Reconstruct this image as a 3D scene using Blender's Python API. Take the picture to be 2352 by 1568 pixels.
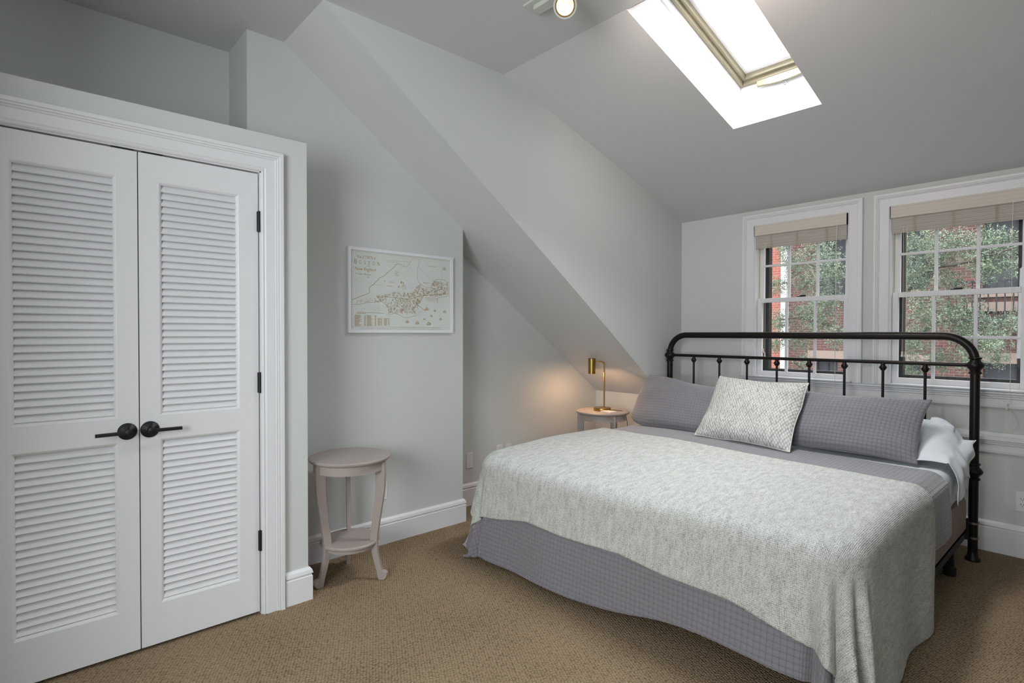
import bpy, math, random
import numpy as np
from mathutils import Vector, Matrix, noise

for o in list(bpy.data.objects): bpy.data.objects.remove(o)
scn = bpy.context.scene
COL = scn.collection
PI = math.pi

# ------------------------------------------------------------------ camera
CAM_H, F_PX, PITCH, ROLL, YAW = 1.3099, 1270.57, -.0143, .0017, .8391
cam_d = bpy.data.cameras.new('camera'); cam = bpy.data.objects.new('camera', cam_d); COL.objects.link(cam)
cam_d.sensor_width = 36.0; cam_d.lens = F_PX / 2352 * 36.0; cam_d.clip_start = .05; cam_d.clip_end = 200
cy, sy = math.cos(YAW), math.sin(YAW); cp, sp = math.cos(PITCH), math.sin(PITCH)
Fw = Vector((-sy, cy, 0)); Rt = Vector((cy, sy, 0)); Up = Vector((0, 0, 1))
F2 = Fw * cp + Up * sp; U2 = Up * cp - Fw * sp
cr, sr = math.cos(ROLL), math.sin(ROLL)
R3 = Rt * cr + U2 * sr; U3 = U2 * cr - Rt * sr
cam.matrix_world = Matrix(((R3.x, U3.x, -F2.x, 0), (R3.y, U3.y, -F2.y, 0), (R3.z, U3.z, -F2.z, CAM_H), (0, 0, 0, 1)))
scn.camera = cam

# ------------------------------------------------------------------ world: overcast sky, brighter overhead
SKY_HORIZON, SKY_ZENITH = 1.0, 7.0
w = bpy.data.worlds.new('overcast_sky'); scn.world = w; w.use_nodes = True
nt = w.node_tree; nt.nodes.clear()
out = nt.nodes.new('ShaderNodeOutputWorld'); bg = nt.nodes.new('ShaderNodeBackground')
tc = nt.nodes.new('ShaderNodeTexCoord'); sx = nt.nodes.new('ShaderNodeSeparateXYZ'); mr = nt.nodes.new('ShaderNodeMapRange')
mr.inputs['From Min'].default_value = 0.15; mr.inputs['From Max'].default_value = 1
mr.inputs['To Min'].default_value = SKY_HORIZON; mr.inputs['To Max'].default_value = SKY_ZENITH
nt.links.new(tc.outputs['Generated'], sx.inputs[0]); nt.links.new(sx.outputs['Z'], mr.inputs['Value'])
nt.links.new(mr.outputs[0], bg.inputs['Strength']); bg.inputs['Color'].default_value = (.93, .97, 1, 1)
nt.links.new(bg.outputs[0], out.inputs[0])

# ------------------------------------------------------------------ lights
def area(name, loc, target, sx_, sy_, power, color=(1, 1, 1), portal=False, spread=PI):
    l = bpy.data.lights.new(name, 'AREA'); l.shape = 'RECTANGLE'; l.size = sx_; l.size_y = sy_; l.energy = power; l.color = color
    l.spread = spread
    o = bpy.data.objects.new(name, l); COL.objects.link(o); o.location = loc
    o.rotation_euler = (Vector(target) - Vector(loc)).to_track_quat('-Z', 'Y').to_euler()
    if portal: l.cycles.is_portal = True
    return o
# added fill lights behind and beside the camera, standing in for bounced flash
area('fill_light_rear', (-.30, -1.58, 1.62), (-.9, 3, 1.80), 1.5, 1.3, 94, (.93, .975, 1))
area('fill_light_side', (1.28, .15, 1.65), (-3, .15, 1.5), 1.1, 1.2, 3, (.93, .975, 1))
# daylight entering by the skylight and the two windows of the far wall
area('daylight_skylight', (-1.4025, 2.893, 3.048), (-1.4025, 2.893 - .2819, 3.048 - 1), .40, .98, 32, (.95, .985, 1), spread=2.1)
area('sky_portal_window', (-1.66, 4.60, 1.56), (-1.66, 0, 1.56), .66, 1.15, 1, portal=True)
area('sky_portal_window', (-.73, 4.60, 1.56), (-.73, 0, 1.56), .7, 1.15, 1, portal=True)

vs = scn.view_settings
vs.view_transform = 'Standard'; vs.look = 'None'; vs.exposure = 0.0; vs.gamma = 1.0; vs.use_curve_mapping = False
scn.display_settings.display_device = 'sRGB'

# ------------------------------------------------------------------ materials
def lin(c):
    c = c / 255.0
    return c / 12.92 if c <= .04045 else ((c + .055) / 1.055) ** 2.4
def rgb(r, g, b): return (lin(r), lin(g), lin(b), 1)

def mat(name, col, rough=.6, metal=0.0, bump=None, vary=None, spec=.5, emit=None):
    m = bpy.data.materials.new(name); m.use_nodes = True
    t = m.node_tree; b = t.nodes['Principled BSDF']
    b.inputs['Base Color'].default_value = col; b.inputs['Roughness'].default_value = rough
    b.inputs['Metallic'].default_value = metal; b.inputs['Specular IOR Level'].default_value = spec
    if emit: b.inputs['Emission Color'].default_value = emit[0]; b.inputs['Emission Strength'].default_value = emit[1]
    co = t.nodes.new('ShaderNodeTexCoord')
    if bump:
        n = t.nodes.new('ShaderNodeTexNoise'); n.inputs['Scale'].default_value = bump[0]; n.inputs['Detail'].default_value = 3
        t.links.new(co.outputs['Object'], n.inputs['Vector'])
        bu = t.nodes.new('ShaderNodeBump'); bu.inputs['Strength'].default_value = bump[1]; bu.inputs['Distance'].default_value = bump[2]
        t.links.new(n.outputs['Fac'], bu.inputs['Height']); t.links.new(bu.outputs[0], b.inputs['Normal'])
    if vary:
        n = t.nodes.new('ShaderNodeTexNoise'); n.inputs['Scale'].default_value = vary[0]; n.inputs['Detail'].default_value = 4
        t.links.new(co.outputs['Object'], n.inputs['Vector'])
        r = t.nodes.new('ShaderNodeValToRGB'); r.color_ramp.elements[0].position = .35; r.color_ramp.elements[1].position = .65
        r.color_ramp.elements[0].color = col; r.color_ramp.elements[1].color = vary[1]
        t.links.new(n.outputs['Fac'], r.inputs[0]); t.links.new(r.outputs[0], b.inputs['Base Color'])
    return m

class NB:
    """tiny node builder"""
    def __init__(s, m): s.t = m.node_tree; s.b = s.t.nodes['Principled BSDF']
    def n(s, k, **kw):
        x = s.t.nodes.new(k)
        for a, v in kw.items(): setattr(x, a, v)
        return x
    def l(s, a, b): s.t.links.new(a, b)
    def m(s, op, a, b=None, c=None):
        x = s.n('ShaderNodeMath', operation=op)
        for i, v in enumerate((a, b, c)):
            if v is None: continue
            if isinstance(v, (int, float)): x.inputs[i].default_value = v
            else: s.l(v, x.inputs[i])
        return x.outputs[0]
    def ramp(s, f, stops):
        r = s.n('ShaderNodeValToRGB'); s.l(f, r.inputs[0])
        e = r.color_ramp.elements
        while len(e) < len(stops): e.new(.5)
        for i, (p, c) in enumerate(stops): e[i].position = p; e[i].color = c
        return r.outputs[0]
    def bump(s, h, dist, strength=1.0):
        x = s.n('ShaderNodeBump'); x.inputs['Distance'].default_value = dist; x.inputs['Strength'].default_value = strength
        s.l(h, x.inputs['Height']); s.l(x.outputs[0], s.b.inputs['Normal'])

WALL = mat('wall_paint', rgb(200, 203, 201), .75, bump=(90, .06, .002))
CEIL = mat('ceiling_paint', rgb(203, 204, 204), .8, bump=(70, .05, .002))
TRIM = mat('white_trim_paint', rgb(220, 221, 224), .42, bump=(300, .02, .0003))
SHAFTM = mat('white_shaft_paint', rgb(238, 239, 240), .6)
BLACK = mat('black_metal', rgb(28, 28, 28), .42, .3, bump=(60, .1, .001))
BRONZE = mat('dark_bronze_metal', rgb(32, 28, 25), .36, .55, bump=(50, .05, .001))
BRASS = mat('aged_brass', rgb(164, 134, 78), .32, 1.0, bump=(120, .05, .0005))
TABLE = mat('greige_painted_wood', rgb(163, 152, 147), .42, bump=(40, .05, .001))
PLATE = mat('white_plastic', rgb(222, 222, 224), .35)
SLOT = mat('dark_slot', rgb(40, 40, 40), .6)
CREAM = mat('cream_plastic', rgb(206, 198, 166), .45)
STORM = mat('black_storm_frame', rgb(20, 21, 22), .55)
KHAKI = mat('tan_lacquered_metal', rgb(128, 121, 100), .4)
CORD = mat('cream_cord', rgb(222, 214, 196), .7)
STEEL = mat('steel_strap', rgb(150, 150, 150), .3, 1.0)
SHEET = mat('white_cotton', rgb(214, 219, 224), .85, bump=(14, .25, .01))
PAPER = mat('map_paper', rgb(206, 211, 207), .7)
INK = mat('ochre_ink', rgb(168, 138, 84), .6)
FRAMEM = mat('white_frame', rgb(222, 223, 228), .4)
TAPE = mat('yellow_tape_thread', rgb(196, 178, 138), .8)
BOXSP = mat('taupe_box_spring_fabric', rgb(142, 124, 118), .9, bump=(160, .2, .002))
PAD = mat('pale_paper_pad', rgb(232, 218, 208), .7)
STONE = mat('pinkish_stone', rgb(156, 138, 128), .85, bump=(8, .3, .02))
DARKWIN = mat('dark_outside_glazing', rgb(66, 68, 74), .3)
IRON = mat('outside_black_iron', rgb(40, 42, 48), .5)
WHITEPIPE = mat('white_painted_metal', rgb(225, 225, 222), .6)
BARK = mat('grey_bark', rgb(92, 84, 76), .9, bump=(30, .4, .02))
ASPHALT = mat('grey_paving', rgb(120, 120, 118), .9, bump=(10, .2, .01))
SWITCHW = mat('track_white_enamel', rgb(196, 198, 190), .4)
RUBBER = mat('black_plastic', rgb(16, 16, 16), .6)

def glassmat():
    m = bpy.data.materials.new('window_glass'); m.use_nodes = True; t = m.node_tree; t.nodes.clear()
    o = t.nodes.new('ShaderNodeOutputMaterial'); mx = t.nodes.new('ShaderNodeMixShader')
    tr = t.nodes.new('ShaderNodeBsdfTransparent'); gl = t.nodes.new('ShaderNodeBsdfGlossy')
    gl.inputs['Roughness'].default_value = .01
    fr = t.nodes.new('ShaderNodeFresnel'); fr.inputs['IOR'].default_value = 1.45
    ge = t.nodes.new('ShaderNodeNewGeometry'); sb = t.nodes.new('ShaderNodeMath'); sb.operation = 'SUBTRACT'; sb.inputs[0].default_value = 1
    ml = t.nodes.new('ShaderNodeMath'); ml.operation = 'MULTIPLY'; t.links.new(ge.outputs['Backfacing'], sb.inputs[1])
    t.links.new(fr.outputs[0], ml.inputs[0]); t.links.new(sb.outputs[0], ml.inputs[1]); t.links.new(ml.outputs[0], mx.inputs[0]); t.links.new(tr.outputs[0], mx.inputs[1]); t.links.new(gl.outputs[0], mx.inputs[2])
    t.links.new(mx.outputs[0], o.inputs[0]); return m
GLASS = glassmat()

def m_carpet():
    m = mat('tan_loop_carpet', rgb(150, 130, 106), .95, spec=.1); k = NB(m)
    co = k.n('ShaderNodeTexCoord'); mp = k.n('ShaderNodeMapping'); mp.inputs['Rotation'].default_value = (0, 0, .32)
    mp.inputs['Scale'].default_value = (1, .62, 1); k.l(co.outputs['Object'], mp.inputs[0])
    v = k.n('ShaderNodeTexVoronoi'); v.inputs['Scale'].default_value = 128; v.inputs['Randomness'].default_value = .42; k.l(mp.outputs[0], v.inputs['Vector'])
    n = k.n('ShaderNodeTexNoise'); n.inputs['Scale'].default_value = 2.2; n.inputs['Detail'].default_value = 5; k.l(co.outputs['Object'], n.inputs['Vector'])
    f = k.m('ADD', v.outputs['Distance'], k.m('MULTIPLY', k.m('SUBTRACT', n.outputs['Fac'], .5), .35))
    c = k.ramp(f, [(0.0, rgb(164, 144, 119)), (.42, rgb(145, 126, 102)), (.8, rgb(92, 77, 58))])
    k.l(c, k.b.inputs['Base Color'])
    k.bump(k.m('SUBTRACT', 1, v.outputs['Distance']), .006, .9)
    return m
CARPET = m_carpet()

def uvsep(k):
    co = k.n('ShaderNodeTexCoord'); s = k.n('ShaderNodeSeparateXYZ'); k.l(co.outputs['UV'], s.inputs[0])
    return co, s.outputs[0], s.outputs[1]
def m_quilt(name, col, cell=.023):
    m = mat(name, col, .78, spec=.3); k = NB(m); co, u, v = uvsep(k)
    pu = k.m('PINGPONG', k.m('DIVIDE', u, cell), .5); pv = k.m('PINGPONG', k.m('DIVIDE', v, cell), .5)
    su = k.m('POWER', k.m('MULTIPLY', pu, 2), .3); sv = k.m('POWER', k.m('MULTIPLY', pv, 2), .3)
    h = k.m('MULTIPLY', su, sv)
    n = k.n('ShaderNodeTexNoise'); n.inputs['Scale'].default_value = 60; n.inputs['Detail'].default_value = 2; k.l(co.outputs['UV'], n.inputs['Vector'])
    k.bump(k.m('ADD', h, k.m('MULTIPLY', n.outputs['Fac'], .35)), .0034, .8)
    dk = tuple(x * .62 for x in col[:3]) + (1,)
    k.b.inputs['Sheen Weight'].default_value = .6; k.b.inputs['Sheen Roughness'].default_value = .35
    k.l(k.ramp(h, [(0, dk), (.5, col), (1, tuple(x * 1.05 for x in col[:3]) + (1,))]), k.b.inputs['Base Color'])
    return m
QUILT = m_quilt('grey_lilac_quilted_cotton', rgb(128, 125, 131))

def m_knit(name, cell, rot, aspect, dark=.5, mel=900, rand=.35):
    m = mat(name, rgb(200, 200, 192), .95, spec=.1); k = NB(m); co, u, v = uvsep(k)
    mp = k.n('ShaderNodeMapping'); mp.inputs['Rotation'].default_value = (0, 0, rot); mp.inputs['Scale'].default_value = (1, aspect, 1)
    k.l(co.outputs['UV'], mp.inputs[0])
    vo = k.n('ShaderNodeTexVoronoi'); vo.inputs['Scale'].default_value = 1 / cell; vo.inputs['Randomness'].default_value = rand; k.l(mp.outputs[0], vo.inputs['Vector'])
    n1 = k.n('ShaderNodeTexNoise'); n1.inputs['Scale'].default_value = mel; n1.inputs['Detail'].default_value = 1; k.l(co.outputs['UV'], n1.inputs['Vector'])
    n2 = k.n('ShaderNodeTexNoise'); n2.inputs['Scale'].default_value = 45; n2.inputs['Detail'].default_value = 6; n2.inputs['Roughness'].default_value = .75
    mp2 = k.n('ShaderNodeMapping'); mp2.inputs['Scale'].default_value = (1, .3, 1); k.l(co.outputs['UV'], mp2.inputs[0]); k.l(mp2.outputs[0], n2.inputs['Vector'])
    f = k.m('ADD', k.m('MULTIPLY', vo.outputs['Distance'], dark), k.m('ADD', k.m('MULTIPLY', n1.outputs['Fac'], .75), k.m('MULTIPLY', n2.outputs['Fac'], .5)))
    k.l(k.ramp(f, [(.42, rgb(230, 230, 226)), (.78, rgb(211, 212, 208)), (1.02, rgb(142, 143, 138))]), k.b.inputs['Base Color'])
    k.bump(k.m('SUBTRACT', 1, vo.outputs['Distance']), cell * .55, .8)
    return m
KNIT = m_knit('white_grey_melange_knit', .0054, 0, .8)
WEAVE = m_knit('chunky_diagonal_knit', .0125, .75, .6, dark=.5, mel=600, rand=.3)

def m_slats(name, c1, c2, pitch):
    m = mat(name, c1, .7); k = NB(m); co = k.n('ShaderNodeTexCoord'); s = k.n('ShaderNodeSeparateXYZ'); k.l(co.outputs['Object'], s.inputs[0])
    n = k.n('ShaderNodeTexNoise'); n.noise_dimensions = '1D'; n.inputs['Scale'].default_value = 1 / pitch; n.inputs['Detail'].default_value = 2; k.l(s.outputs[2], n.inputs['W'])
    k.l(k.ramp(n.outputs['Fac'], [(.38, c2), (.5, c1), (.9, c1)]), k.b.inputs['Base Color']); k.bump(n.outputs['Fac'], .003, .6); return m
VALANCE = m_slats('cream_wood_valance', rgb(208, 202, 192), rgb(196, 189, 178), .006)
SHADEM = m_slats('beige_woven_shade', rgb(186, 180, 172), rgb(148, 142, 135), .0045)

def m_brick(name, a, b, mortar):
    m = mat(name, a, .9); k = NB(m); co = k.n('ShaderNodeTexCoord'); s = k.n('ShaderNodeSeparateXYZ'); c = k.n('ShaderNodeCombineXYZ')
    k.l(co.outputs['Object'], s.inputs[0]); k.l(k.m('ADD', s.outputs[0], s.outputs[1]), c.inputs[0]); k.l(s.outputs[2], c.inputs[1])
    t = k.n('ShaderNodeTexBrick'); k.l(c.outputs[0], t.inputs['Vector'])
    t.inputs['Color1'].default_value = a; t.inputs['Color2'].default_value = b; t.inputs['Mortar'].default_value = mortar
    t.inputs['Scale'].default_value = 1; t.inputs['Brick Width'].default_value = .22; t.inputs['Row Height'].default_value = .076; t.inputs['Mortar Size'].default_value = .007
    k.l(t.outputs['Color'], k.b.inputs['Base Color']); return m
BRICK = m_brick('dark_red_brick', rgb(112, 76, 72), rgb(96, 66, 63), rgb(132, 116, 110))
BRICK2 = m_brick('bright_red_brick', rgb(176, 104, 90), rgb(160, 94, 82), rgb(186, 146, 134))

def m_leaf():
    m = mat('leaf_green', rgb(126, 158, 112), .55); k = NB(m)
    co = k.n('ShaderNodeTexCoord'); n = k.n('ShaderNodeTexNoise'); n.inputs['Scale'].default_value = 9; n.inputs['Detail'].default_value = 2; k.l(co.outputs['Object'], n.inputs['Vector'])
    k.l(k.ramp(n.outputs['Fac'], [(.3, rgb(84, 100, 86)), (.5, rgb(116, 131, 112)), (.74, rgb(160, 171, 138))]), k.b.inputs['Base Color'])
    k.b.inputs['Transmission Weight'].default_value = 0
    return m
LEAF = m_leaf()

# ------------------------------------------------------------------ mesh helpers
BASE = {}
class MB:
    def __init__(s): s.v = []; s.f = []; s.uv = {}
    def add(s, vs, fs, uvs=None):
        o = len(s.v); s.v += [tuple(v) for v in vs]; s.f += [tuple(i + o for i in f) for f in fs]
        if uvs:
            for i, u in enumerate(uvs): s.uv[o + i] = u
        return s
    def box(s, x0, x1, y0, y1, z0, z1):
        x0, x1 = min(x0, x1), max(x0, x1); y0, y1 = min(y0, y1), max(y0, y1); z0, z1 = min(z0, z1), max(z0, z1)
        return s.add([(x0, y0, z0), (x1, y0, z0), (x1, y1, z0), (x0, y1, z0), (x0, y0, z1), (x1, y0, z1), (x1, y1, z1), (x0, y1, z1)],
                     [(0, 3, 2, 1), (4, 5, 6, 7), (0, 1, 5, 4), (1, 2, 6, 5), (2, 3, 7, 6), (3, 0, 4, 7)])
    def hexa(s, P):
        return s.add(P, [(0, 3, 2, 1), (4, 5, 6, 7), (0, 1, 5, 4), (1, 2, 6, 5), (2, 3, 7, 6), (3, 0, 4, 7)])
    def prism(s, A, B):
        n = len(A); return s.add(list(A) + list(B), [tuple(range(n))[::-1], tuple(range(n, 2 * n))] + [(i, (i + 1) % n, n + (i + 1) % n, n + i) for i in range(n)])
    def tube(s, pts, r, seg=10, cap=True):
        pts = [Vector(p) for p in pts]; n = len(pts); rr = r if isinstance(r, (list, tuple)) else [r] * n
        V = []; prev = None
        for i, p in enumerate(pts):
            t = (pts[min(i + 1, n - 1)] - pts[max(i - 1, 0)]).normalized()
            if prev is None:
                a = Vector((0, 0, 1)) if abs(t.z) < .9 else Vector((1, 0, 0)); u = t.cross(a).normalized()
            else: u = (prev - t * prev.dot(t)).normalized()
            prev = u; w_ = t.cross(u)
            V += [p + (u * math.cos(2 * PI * k / seg) + w_ * math.sin(2 * PI * k / seg)) * rr[i] for k in range(seg)]
        F = [(i * seg + k, i * seg + (k + 1) % seg, (i + 1) * seg + (k + 1) % seg, (i + 1) * seg + k) for i in range(n - 1) for k in range(seg)]
        if cap: F += [tuple(range(seg))[::-1], tuple(range((n - 1) * seg, n * seg))]
        return s.add(V, F)
    def lathe(s, prof, c, axis=(0, 0, 1), seg=28):
        A = Vector(axis).normalized(); a = Vector((1, 0, 0)) if abs(A.x) < .9 else Vector((0, 1, 0)); u = A.cross(a).normalized(); w_ = A.cross(u); c = Vector(c)
        V = []; n = len(prof)
        for r, h in prof: V += [c + A * h + (u * math.cos(2 * PI * k / seg) + w_ * math.sin(2 * PI * k / seg)) * max(r, 1e-5) for k in range(seg)]
        F = [(i * seg + k, i * seg + (k + 1) % seg, (i + 1) * seg + (k + 1) % seg, (i + 1) * seg + k) for i in range(n - 1) for k in range(seg)]
        F += [tuple(range(seg))[::-1], tuple(range((n - 1) * seg, n * seg))]
        return s.add(V, F)
    def grid(s, fn, nu, nv, uvfn=None, flip=False):
        V = []; U = []
        for j in range(nv + 1):
            for i in range(nu + 1):
                V.append(fn(i / nu, j / nv)); U.append(uvfn(i / nu, j / nv) if uvfn else (i / nu, j / nv))
        F = []
        for j in range(nv):
            for i in range(nu):
                a = j * (nu + 1) + i; q = (a, a + 1, a + nu + 2, a + nu + 1); F.append(q[::-1] if flip else q)
        return s.add(V, F, U)
    def ring(s, prof, rect, mp, u_shape=False):
        """profile (offset outward, height) swept round a rectangle (a0,a1,b0,b1), mitred; mp(a,b,d)->xyz"""
        a0, a1, b0, b1 = rect; n = len(prof); V = []
        for o, d in prof:
            bb = b0 if u_shape else b0 - o
            V += [mp(a0 - o, bb, d), mp(a1 + o, bb, d), mp(a1 + o, b1 + o, d), mp(a0 - o, b1 + o, d)]
        F = []
        sides = (1, 2, 3) if u_shape else (0, 1, 2, 3)
        for i in range(n - 1):
            for k in sides: F.append((i * 4 + k, i * 4 + (k + 1) % 4, (i + 1) * 4 + (k + 1) % 4, (i + 1) * 4 + k))
        return s.add(V, F)
    def sweep(s, path, prof):
        """profile (out, z) along an XY polyline, out = to the left of travel"""
        P = [Vector(p) for p in path]; n = len(P); V = []
        for i, p in enumerate(P):
            def nrm(a, b): d = (b - a).normalized(); return Vector((-d.y, d.x))
            if i == 0: m_ = nrm(P[0], P[1])
            elif i == n - 1: m_ = nrm(P[-2], P[-1])
            else:
                a, b = nrm(P[i - 1], p), nrm(p, P[i + 1]); m_ = (a + b); m_ = m_ / max(m_.dot(a), .2)
            V += [(p.x + m_.x * o, p.y + m_.y * o, z) for o, z in prof]
        k = len(prof); F = [(i * k + j, (i + 1) * k + j, (i + 1) * k + (j + 1) % k, i * k + (j + 1) % k) for i in range(n - 1) for j in range(k)]
        F += [tuple(range(k)), tuple(range((n - 1) * k, n * k))[::-1]]
        return s.add(V, F)
    def build(s, name, m, parent=None, smooth=None, base=None, bevel=0, solid=0, recalc=True):
        off = Vector(base) if base is not None else (BASE[parent.name] if parent else Vector((0, 0, 0)))
        me = bpy.data.meshes.new(name); me.from_pydata([(v[0] - off.x, v[1] - off.y, v[2] - off.z) for v in s.v], [], s.f)
        if s.uv:
            ul = me.uv_layers.new(name='UVMap'); arr = np.zeros(len(me.loops) * 2, 'f')
            idx = np.empty(len(me.loops), 'i'); me.loops.foreach_get('vertex_index', idx)
            tab = np.zeros((len(s.v), 2), 'f')
            for i, u in s.uv.items(): tab[i] = u
            ul.data.foreach_set('uv', tab[idx].ravel())
        if recalc:
            import bmesh
            bm = bmesh.new(); bm.from_mesh(me); bmesh.ops.recalc_face_normals(bm, faces=bm.faces); bm.to_mesh(me); bm.free()
        me.materials.append(m)
        o = bpy.data.objects.new(name, me); COL.objects.link(o)
        if base is not None and not parent: o.location = off
        if parent: o.parent = parent
        BASE[o.name] = off
        if bevel:
            b = o.modifiers.new('bevel', 'BEVEL'); b.width = bevel; b.segments = 2; b.limit_method = 'ANGLE'; b.angle_limit = .6
        if solid:
            b = o.modifiers.new('solid', 'SOLIDIFY'); b.thickness = solid; b.offset = 1
        if smooth is not None:
            me.shade_smooth()
            if smooth < 180: me.set_sharp_from_angle(angle=math.radians(smooth))
        return o

def tag(o, label=None, cat=None, group=None, kind=None):
    if label: o['label'] = label
    if cat: o['category'] = cat
    if group: o['group'] = group
    if kind: o['kind'] = kind
    return o
def empty(name, loc, label=None, cat=None, group=None, kind=None):
    o = bpy.data.objects.new(name, None); COL.objects.link(o); o.location = loc; o.empty_display_size = .05
    BASE[o.name] = Vector(loc); return tag(o, label, cat, group, kind)
def copy_tree(o, parent=None):
    c = o.copy(); COL.objects.link(c); c.parent = parent
    for ch in list(o.children): copy_tree(ch, c)
    return c
def struct(name, b, m, label, cat, **kw):
    o = b.build(name, m, **kw); return tag(o, label, cat, kind='structure')

# ------------------------------------------------------------------ room dimensions (metres)
XC, XM, XR, XB = -2.688, -3.0895, -3.349, -3.4106      # closet front, map wall, recess wall, wall over the closet
YW, YK = 4.386, 4.0747                                 # window wall, knee wall
YA, YM, YJ = 1.065, 2.3154, .9109                      # closet corner, end of map wall, jog above the closet
ZC, ZT, ZW, YCR = 2.8939, 2.2351, 2.2873, 2.2339       # ceiling, closet top, dormer ceiling at window wall, crease
A1, B1 = 3.6778, .7116                                 # main roof slope z = A1 - B1*y
SL = (ZC - ZW) / (YW - YCR)                            # dormer slope
def P1(y): return A1 - B1 * y
def P2(y): return ZC - SL * (y - YCR)
YP = (A1 - ZC) / B1
XE, YR = 1.40, -1.70                                   # right wall, rear wall
def XK(y):                                             # dormer cheek wall, very slightly out of square
    for (a, xa), (b, xb) in zip([(-9, -2.5731), (2.8, -2.5731), (3.3, -2.581), (3.8, -2.601), (4.386, -2.6425)], [(2.8, -2.5731), (3.3, -2.581), (3.8, -2.601), (4.386, -2.6425), (9, -2.9)]):
        if y <= b: return xa + (xb - xa) * (y - a) / (b - a)

# floor
struct('floor', MB().box(-3.75, XE + .15, YR - .15, YW + .2, -.1, 0), CARPET, 'tan looped carpet covering the bedroom floor', 'floor')
# ceiling: flat part, main roof slope, dormer slope with the skylight hole
c = MB()
c.box(-3.75, -2.45, YR - .15, YP, ZC, ZC + .14); c.box(-2.45, XE + .15, YR - .15, YCR + .002, ZC, ZC + .14)
c.box(-2.72, -2.45, YP, YCR, ZC, ZC + .14)
ys = [YP, 2.8, 3.3, 3.8, 4.386, 4.6]
for a, b in zip(ys, ys[1:]):
    c.hexa([(-3.75, a, P1(a)), (XK(a) - .1, a, P1(a)), (XK(b) - .1, b, P1(b)), (-3.75, b, P1(b)),
            (-3.75, a, P1(a) + .2), (XK(a) - .1, a, P1(a) + .2), (XK(b) - .1, b, P1(b) + .2), (-3.75, b, P1(b) + .2)])
SN = Vector((0, SL, 1)).normalized(); ST = Vector((0, 1, -SL)).normalized()
SKX0, SKX1, SKY0, SKY1 = -1.655, -1.150, 2.262, 3.334
def slab(x0, x1, y0, y1, o0, o1, b=None):
    P = [Vector((x, y, P2(y))) + SN * o for o in (o0, o1) for x, y in ((x0, y0), (x1, y0), (x1, y1), (x0, y1))]
    (b or c).hexa(P)
slab(-2.78, SKX0 - .001, YCR, YW + .2, 0, .1); slab(SKX1 + .001, XE + .15, YCR, YW + .2, 0, .1)
slab(SKX0 - .001, SKX1 + .001, SKY1 + .001, YW + .2, 0, .1)
struct('ceiling', c, CEIL, 'pale grey sloped and flat ceiling of the attic bedroom', 'ceiling')

# walls
struct('wall_closet', MB().box(XC - .11, XC, YR, -.112, 0, ZT).box(XC - .11, XC, .858, YA, 0, ZT).box(XC - .11, XC, -.112, .858, 2.063, ZT)
       .box(XM - .05, XC - .11, YA - .11, YA, 0, ZT), WALL, 'light grey closet partition wall stopping short of the ceiling', 'wall')
struct('wall_closet_lid', MB().box(-3.4, XC - .112, YR, YA - .115, ZT - .09, ZT - .07), WALL, 'flat lid over the closet behind the top of its partition', 'wall').name = 'wall_closet_top'
b = MB()
yy = [YJ, YP, YM]
b.hexa([(-3.75, YJ, 0), (XM, YJ, 0), (XM, YP, 0), (-3.75, YP, 0), (-3.75, YJ, ZC), (XM, YJ, ZC), (XM, YP, ZC), (-3.75, YP, ZC)])
b.hexa([(-3.75, YP, 0), (XM, YP, 0), (XM, YM, 0), (-3.75, YM, 0), (-3.75, YP, ZC), (XM, YP, ZC), (XM, YM, P1(YM) + .01), (-3.75, YM, P1(YM) + .01)])
struct('wall_left', b, WALL, 'light grey wall where the framed map hangs', 'wall')
struct('wall_above_closet', MB().box(-3.75, XB, YR, YJ, 0, ZC), WALL, 'shaded grey wall set back above the closet', 'wall')
struct('wall_recess', MB().box(-3.75, XR, YM, YW + .2, 0, 2.3), WALL, 'light grey recessed wall beside the bedside table', 'wall')
struct('wall_knee', MB().box(XR, -2.68, YK, YW + .2, 0, .95), WALL, 'low knee wall under the sloping ceiling behind the bedside table', 'wall')
b = MB()
yy = [YP, YCR, 2.8, 3.3, 3.8, 4.386, 4.5]
for a, d in zip(yy, yy[1:]):
    t0 = ZC + .05 if a < YCR else P2(a) + .05; t1 = ZC + .05 if d <= YCR else P2(d) + .05
    if a == YCR: t0 = ZC + .05
    b.hexa([(XK(a) - .1, a, P1(a)), (XK(a), a, P1(a)), (XK(d), d, P1(d)), (XK(d) - .1, d, P1(d)),
            (XK(a) - .1, a, t0), (XK(a), a, t0), (XK(d), d, t1), (XK(d) - .1, d, t1)])
struct('wall_cheek', b, WALL, 'triangular light grey dormer wall left of the headboard', 'wall')
struct('wall_jog', MB().box(-2.80, XK(4.2) - .005, YK + .01, YW + .2, 0, .80), WALL, 'short wall end beside the headboard under the slope', 'wall')
W1 = (-1.995, -1.322); W2 = (-1.080, -.380); WZ = (.968, 2.168)
b = MB()
for x0, x1 in ((-2.75, W1[0]), (W1[1], W2[0]), (W2[1], XE + .15)): b.box(x0, x1, YW, YW + .2, 0, P2(YW) + .05)
for x0, x1 in (W1, W2): b.box(x0, x1, YW, YW + .2, 0, WZ[0]); b.box(x0, x1, YW, YW + .2, WZ[1], P2(YW) + .05)
struct('wall_back', b, WALL, 'light grey window wall behind the headboard', 'wall')
struct('wall_light_blocker', MB().box(-2.70, -1.75, -.62, -.50, 0, ZC).box(-.20, XE, -.62, -.50, 0, ZC), WALL, 'light grey partition with a wide opening, added unseen behind the viewer to block light', 'wall')  # added out of view to shade the closet side and lower right
struct('wall_right', MB().box(XE, XE + .15, YR - .15, -.45, 0, ZC).box(XE, XE + .15, .75, YW + .2, 0, ZC).box(XE, XE + .15, -.45, .75, 0, 1.0).box(XE, XE + .15, -.45, .75, 2.3, ZC), WALL, 'light grey wall on the right side of the room', 'wall')
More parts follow.
